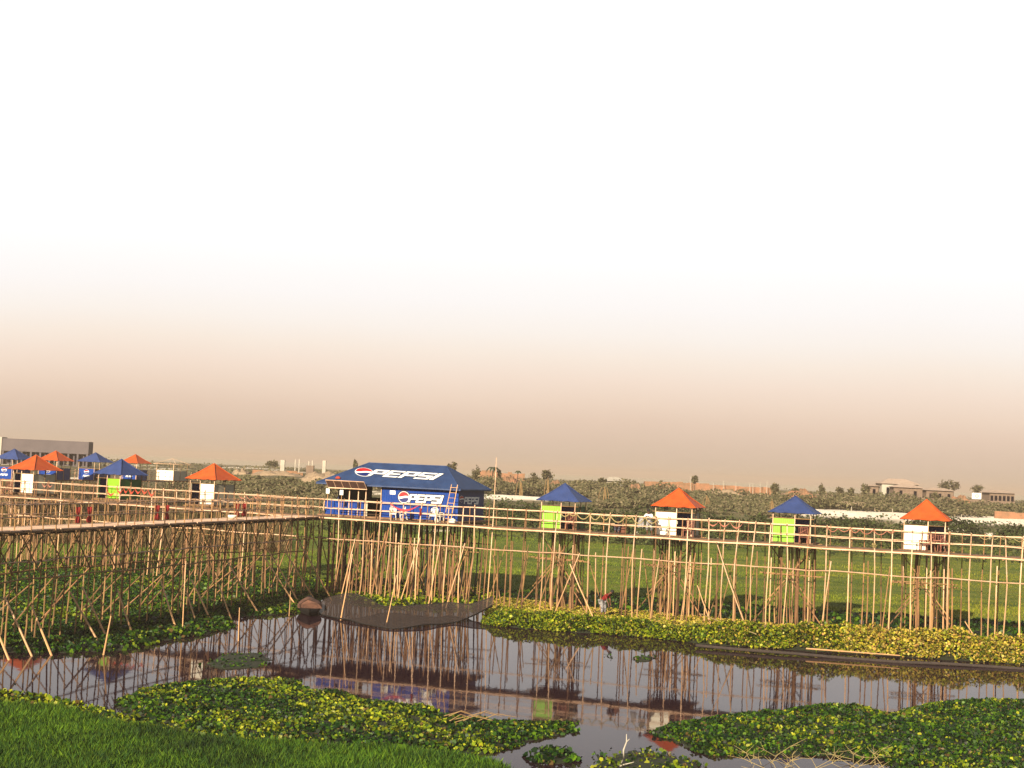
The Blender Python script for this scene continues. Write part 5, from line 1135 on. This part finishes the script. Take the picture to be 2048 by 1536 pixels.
bwall('brick_wall', 'low orange brick wall in front of the unfinished brick pillars', 505, 606, 940, 942, 10, 335, 'brick', jag=.4)
bwall('brick_stack', 'broad red brick stack left of the second orange roof', 1290, 1345, 962, 964, 10, 310, 'brick', 3, 'brick stack', .2)
bwall('brick_wall', 'long low orange brick wall behind the second orange roof', 1345, 1545, 963, 975, 10, 340, 'brick', .6, 'wall', .25)
bwall('brick_wall', 'red brick wall standing at the right edge beyond the sand', 1990, 2070, 1021, 1027, 10, 262, 'brick', .4, 'wall', .12)
bwall('brick_wall', 'pale orange broken wall right of the narrow dark tree', 955, 1050, 940, 946, 8, 420, 'brick', .6, 'wall', .5)
rubble('sand_heap', 'orange dirt patch in the scrub left of the second orange roof', 1255, 1290, 968, 300, 'brick', 'heap')
rubble('sand_heap', 'pale orange dirt heap between the shaggy tree and the row of round trees', 1565, 1640, 980, 305, 'brick', 'heap')
rubble('sand_heap', 'pale dirt slope in the scrub left of the rightmost orange roof', 1660, 1760, 1004, 270, 'sandheap', 'heap')
rubble('sand_heap', 'pinkish dirt patch under the long brick wall', 1400, 1500, 981, 300, 'sandheap', 'heap')
bwall('brick_wall', 'dark boundary wall below the white walled house and sheds', 1740, 2030, 991, 1003, 8, 345, 'shedwall', .4, 'wall', .1)
bwall('brick_wall', 'dark low hedge like wall below the row of round trees', 1545, 1740, 984, 990, 8, 350, 'shedwall', .4, 'wall', .2)
def pillar(label, px, py, w_, Y, m='plaster', name='brick_pillar', cat='pillar', group='unfinished pillars on the rubble'):
    t = AT(px, py, Y); zg = float(terr(t.x, Y)); mb = MB(); mb.box((0, 0, (t.z - zg) / 2), (w_, w_, t.z - zg)); mb.box((0, 0, .15), (w_ * 1.3, w_ * 1.3, .3)); o = mb.build(name, M[m]); o.location = (t.x, t.y, zg); return tag(o, label, cat, group)
pillar('broad pale unfinished pillar beside the faint round tree', 566, 920, 1.0, 340)
pillar('broad pale unfinished pillar nearest the big blue roof', 649, 921, .8, 340)
for px, py, lab in ((591, 919, 'thin pale column left of the dark brick mass, outer one'), (599, 918, 'thin pale column left of the dark brick mass, inner one'), (618, 922, 'thin pale column rising from the dark brick mass'), (625, 921, 'thin pale column right of the dark brick mass')): pillar(lab, px, py, .22, 340, 'plaster', 'thin_column')
pillar('dark red brick mass among the unfinished columns', 621, 931, 1.7, 338, 'shedwall', 'brick_mass', 'rubble')
for i, (px, py) in enumerate(((1382, 950), (1427, 966), (1447, 961), (1472, 965), (1500, 966), (1506, 966), (1521, 963), (1534, 959))):
    t = AT(px, py, 338); zg = float(terr(t.x, 338)); mb = MB(); mb.pole((0, 0, -.2), (0, 0, t.z - zg), .07); o = mb.build('fence_post', M['plaster']); o.location = (t.x, t.y, zg)
    tag(o, ('pale post rising beside the round dark tree', 'short pale post first right of the second orange roof peak', 'pale post above the long brick wall', 'short pale post in the middle of the long brick wall', 'thin pale post, one of a close pair on the brick wall', 'thin pale post, one of a close pair on the brick wall', 'pale post near the right end of the long brick wall', 'tallest pale post at the right end of the long brick wall')[i], 'post', 'pale posts along the long brick wall')
def house(name, label, px0, px1, pye, pyr, pyb, Y, dep, wall, roof, hip=True, cat='house', win=2):
    a, b_ = AT(px0, pye, Y), AT(px1, pye, Y); ze_ = AT((px0 + px1) / 2, pye, Y).z; zr = AT((px0 + px1) / 2, pyr, Y + dep / 2).z; zg = min(AT((px0 + px1) / 2, pyb, Y).z, float(terr((a.x + b_.x) / 2, Y))) - .2
    e = empty(name, (a.x, Y, zg), 0, label, cat); w_ = b_.x - a.x; h = ze_ - zg; o_ = .6
    mb = MB(); mb.b2(o_, w_ - o_, 0, dep, 0, h); mb.build('wall', M[wall], e)
    for k in range(win): xw = o_ + (w_ - 2 * o_) * (k + .5) / win; mb = MB(); mb.b2(xw - .35, xw + .35, -.03, -.003, h * .3, h * .8); mb.build('window', M['dark'], e)
    ins = min(dep * .6, w_ * .3) if hip else 0; hr = max(zr - zg, h + .4); mb = MB(); A, B, C, D = (0, -.6, h - .05), (w_, -.6, h - .05), (w_, dep + .6, h - .05), (0, dep + .6, h - .05); R0, R1 = (ins, dep / 2, hr), (w_ - ins, dep / 2, hr)
    mb.face([A, B, R1, R0]); mb.face([C, D, R0, R1]); mb.face([B, C, R1]); mb.face([D, A, R0]); mb.face([A, D, C, B]); mb.build('roof', M[roof], e); return e
house('village_house', 'house with wide pale tin roof and white front wall above the rightmost orange roof', 1759, 1842, 968, 958, 990, 352, 6, 'plaster', 'thatch', win=3)
house('shed', 'low brown shed with a tin roof just in front of the white walled house', 1783, 1850, 975, 969, 992, 346, 4, 'shedwall', 'thatch', win=2)
house('shed', 'long low shed with a pale roof right of the white walled house', 1848, 1912, 981, 976, 994, 352, 4, 'shedwall', 'thatch', win=3)
house('shed', 'long dark open shed with a pinkish roof near the right edge', 1975, 2034, 986, 981, 1001, 360, 6, 'shedwall', 'thatch', win=6)
house('shed', 'low olive shed left of the white walled house', 1735, 1762, 972, 970, 989, 354, 4, 'shedwall', 'thatch', win=1)
house('shed', 'shed with a white tin roof among the scrub right of the first lime hut', 1208, 1250, 962, 954, 975, 325, 4, 'plaster', 'plaster', win=2)
t = AT(1953, 992, 330); zg = float(terr(t.x, 330)); e = empty('sign_board', (t.x, 330, zg), 0, 'white sign board with a green ring on a thin pole near the right edge', 'sign')
pm = FPX / 330; mb = MB(); mb.box((0, 0, t.z - zg), (18 / pm, .08, 12 / pm)); mb.build('panel', M['logowhite'], e); mb = MB(); mb.pole((-.1, .1, -.3), (-.1, .1, t.z - zg), .06, bow=0); mb.build('pole', M['shedwall'], e)
mb = MB(); R_ = 3.4 / pm; rr = [[(.1 + r_ * math.cos(a), -.05, t.z - zg + r_ * math.sin(a)) for a in np.linspace(0, 6.283, 25)] for r_ in (R_, R_ * .55)]; mb.loft(rr); mb.build('green_ring', M['green'], e)
for px, py, lab, hh_ in ((1703, 1021, 'short pale marker post standing on the white sand strip', 1.0), (1785, 1020, 'taller marker post on the white sand strip left of the last orange roof', 1.2), (1923, 1032, 'short marker post on the sand right of the last orange roof', .8)):
    t = AT(px, py, 246); zg = float(terr(t.x, 246)); mb = MB(); mb.pole((0, 0, -.2), (0, 0, max(t.z - zg, hh_)), .07); o = mb.build('marker_post', M['plaster']); o.location = (t.x, 246, zg); tag(o, lab, 'post')

# ------------------------------------------------------------------ dusty air
hm = bpy.data.materials.new('dusty_air'); hm.use_nodes = True; n = hm.node_tree; n.nodes.clear()
o_ = n.nodes.new('ShaderNodeOutputMaterial'); v = n.nodes.new('ShaderNodeVolumePrincipled'); v.inputs['Color'].default_value = (.50, .40, .32, 1); v.inputs['Density'].default_value = .0004; v.inputs['Anisotropy'].default_value = 0.0
n.links.new(v.outputs[0], o_.inputs['Volume'])
mb = MB(); mb.b2(-5400, 5400, -40, 5400, -3, 26); hz = mb.build('haze', hm); tag(hz, 'warm dusty air over the whole marsh', 'haze', kind='stuff')
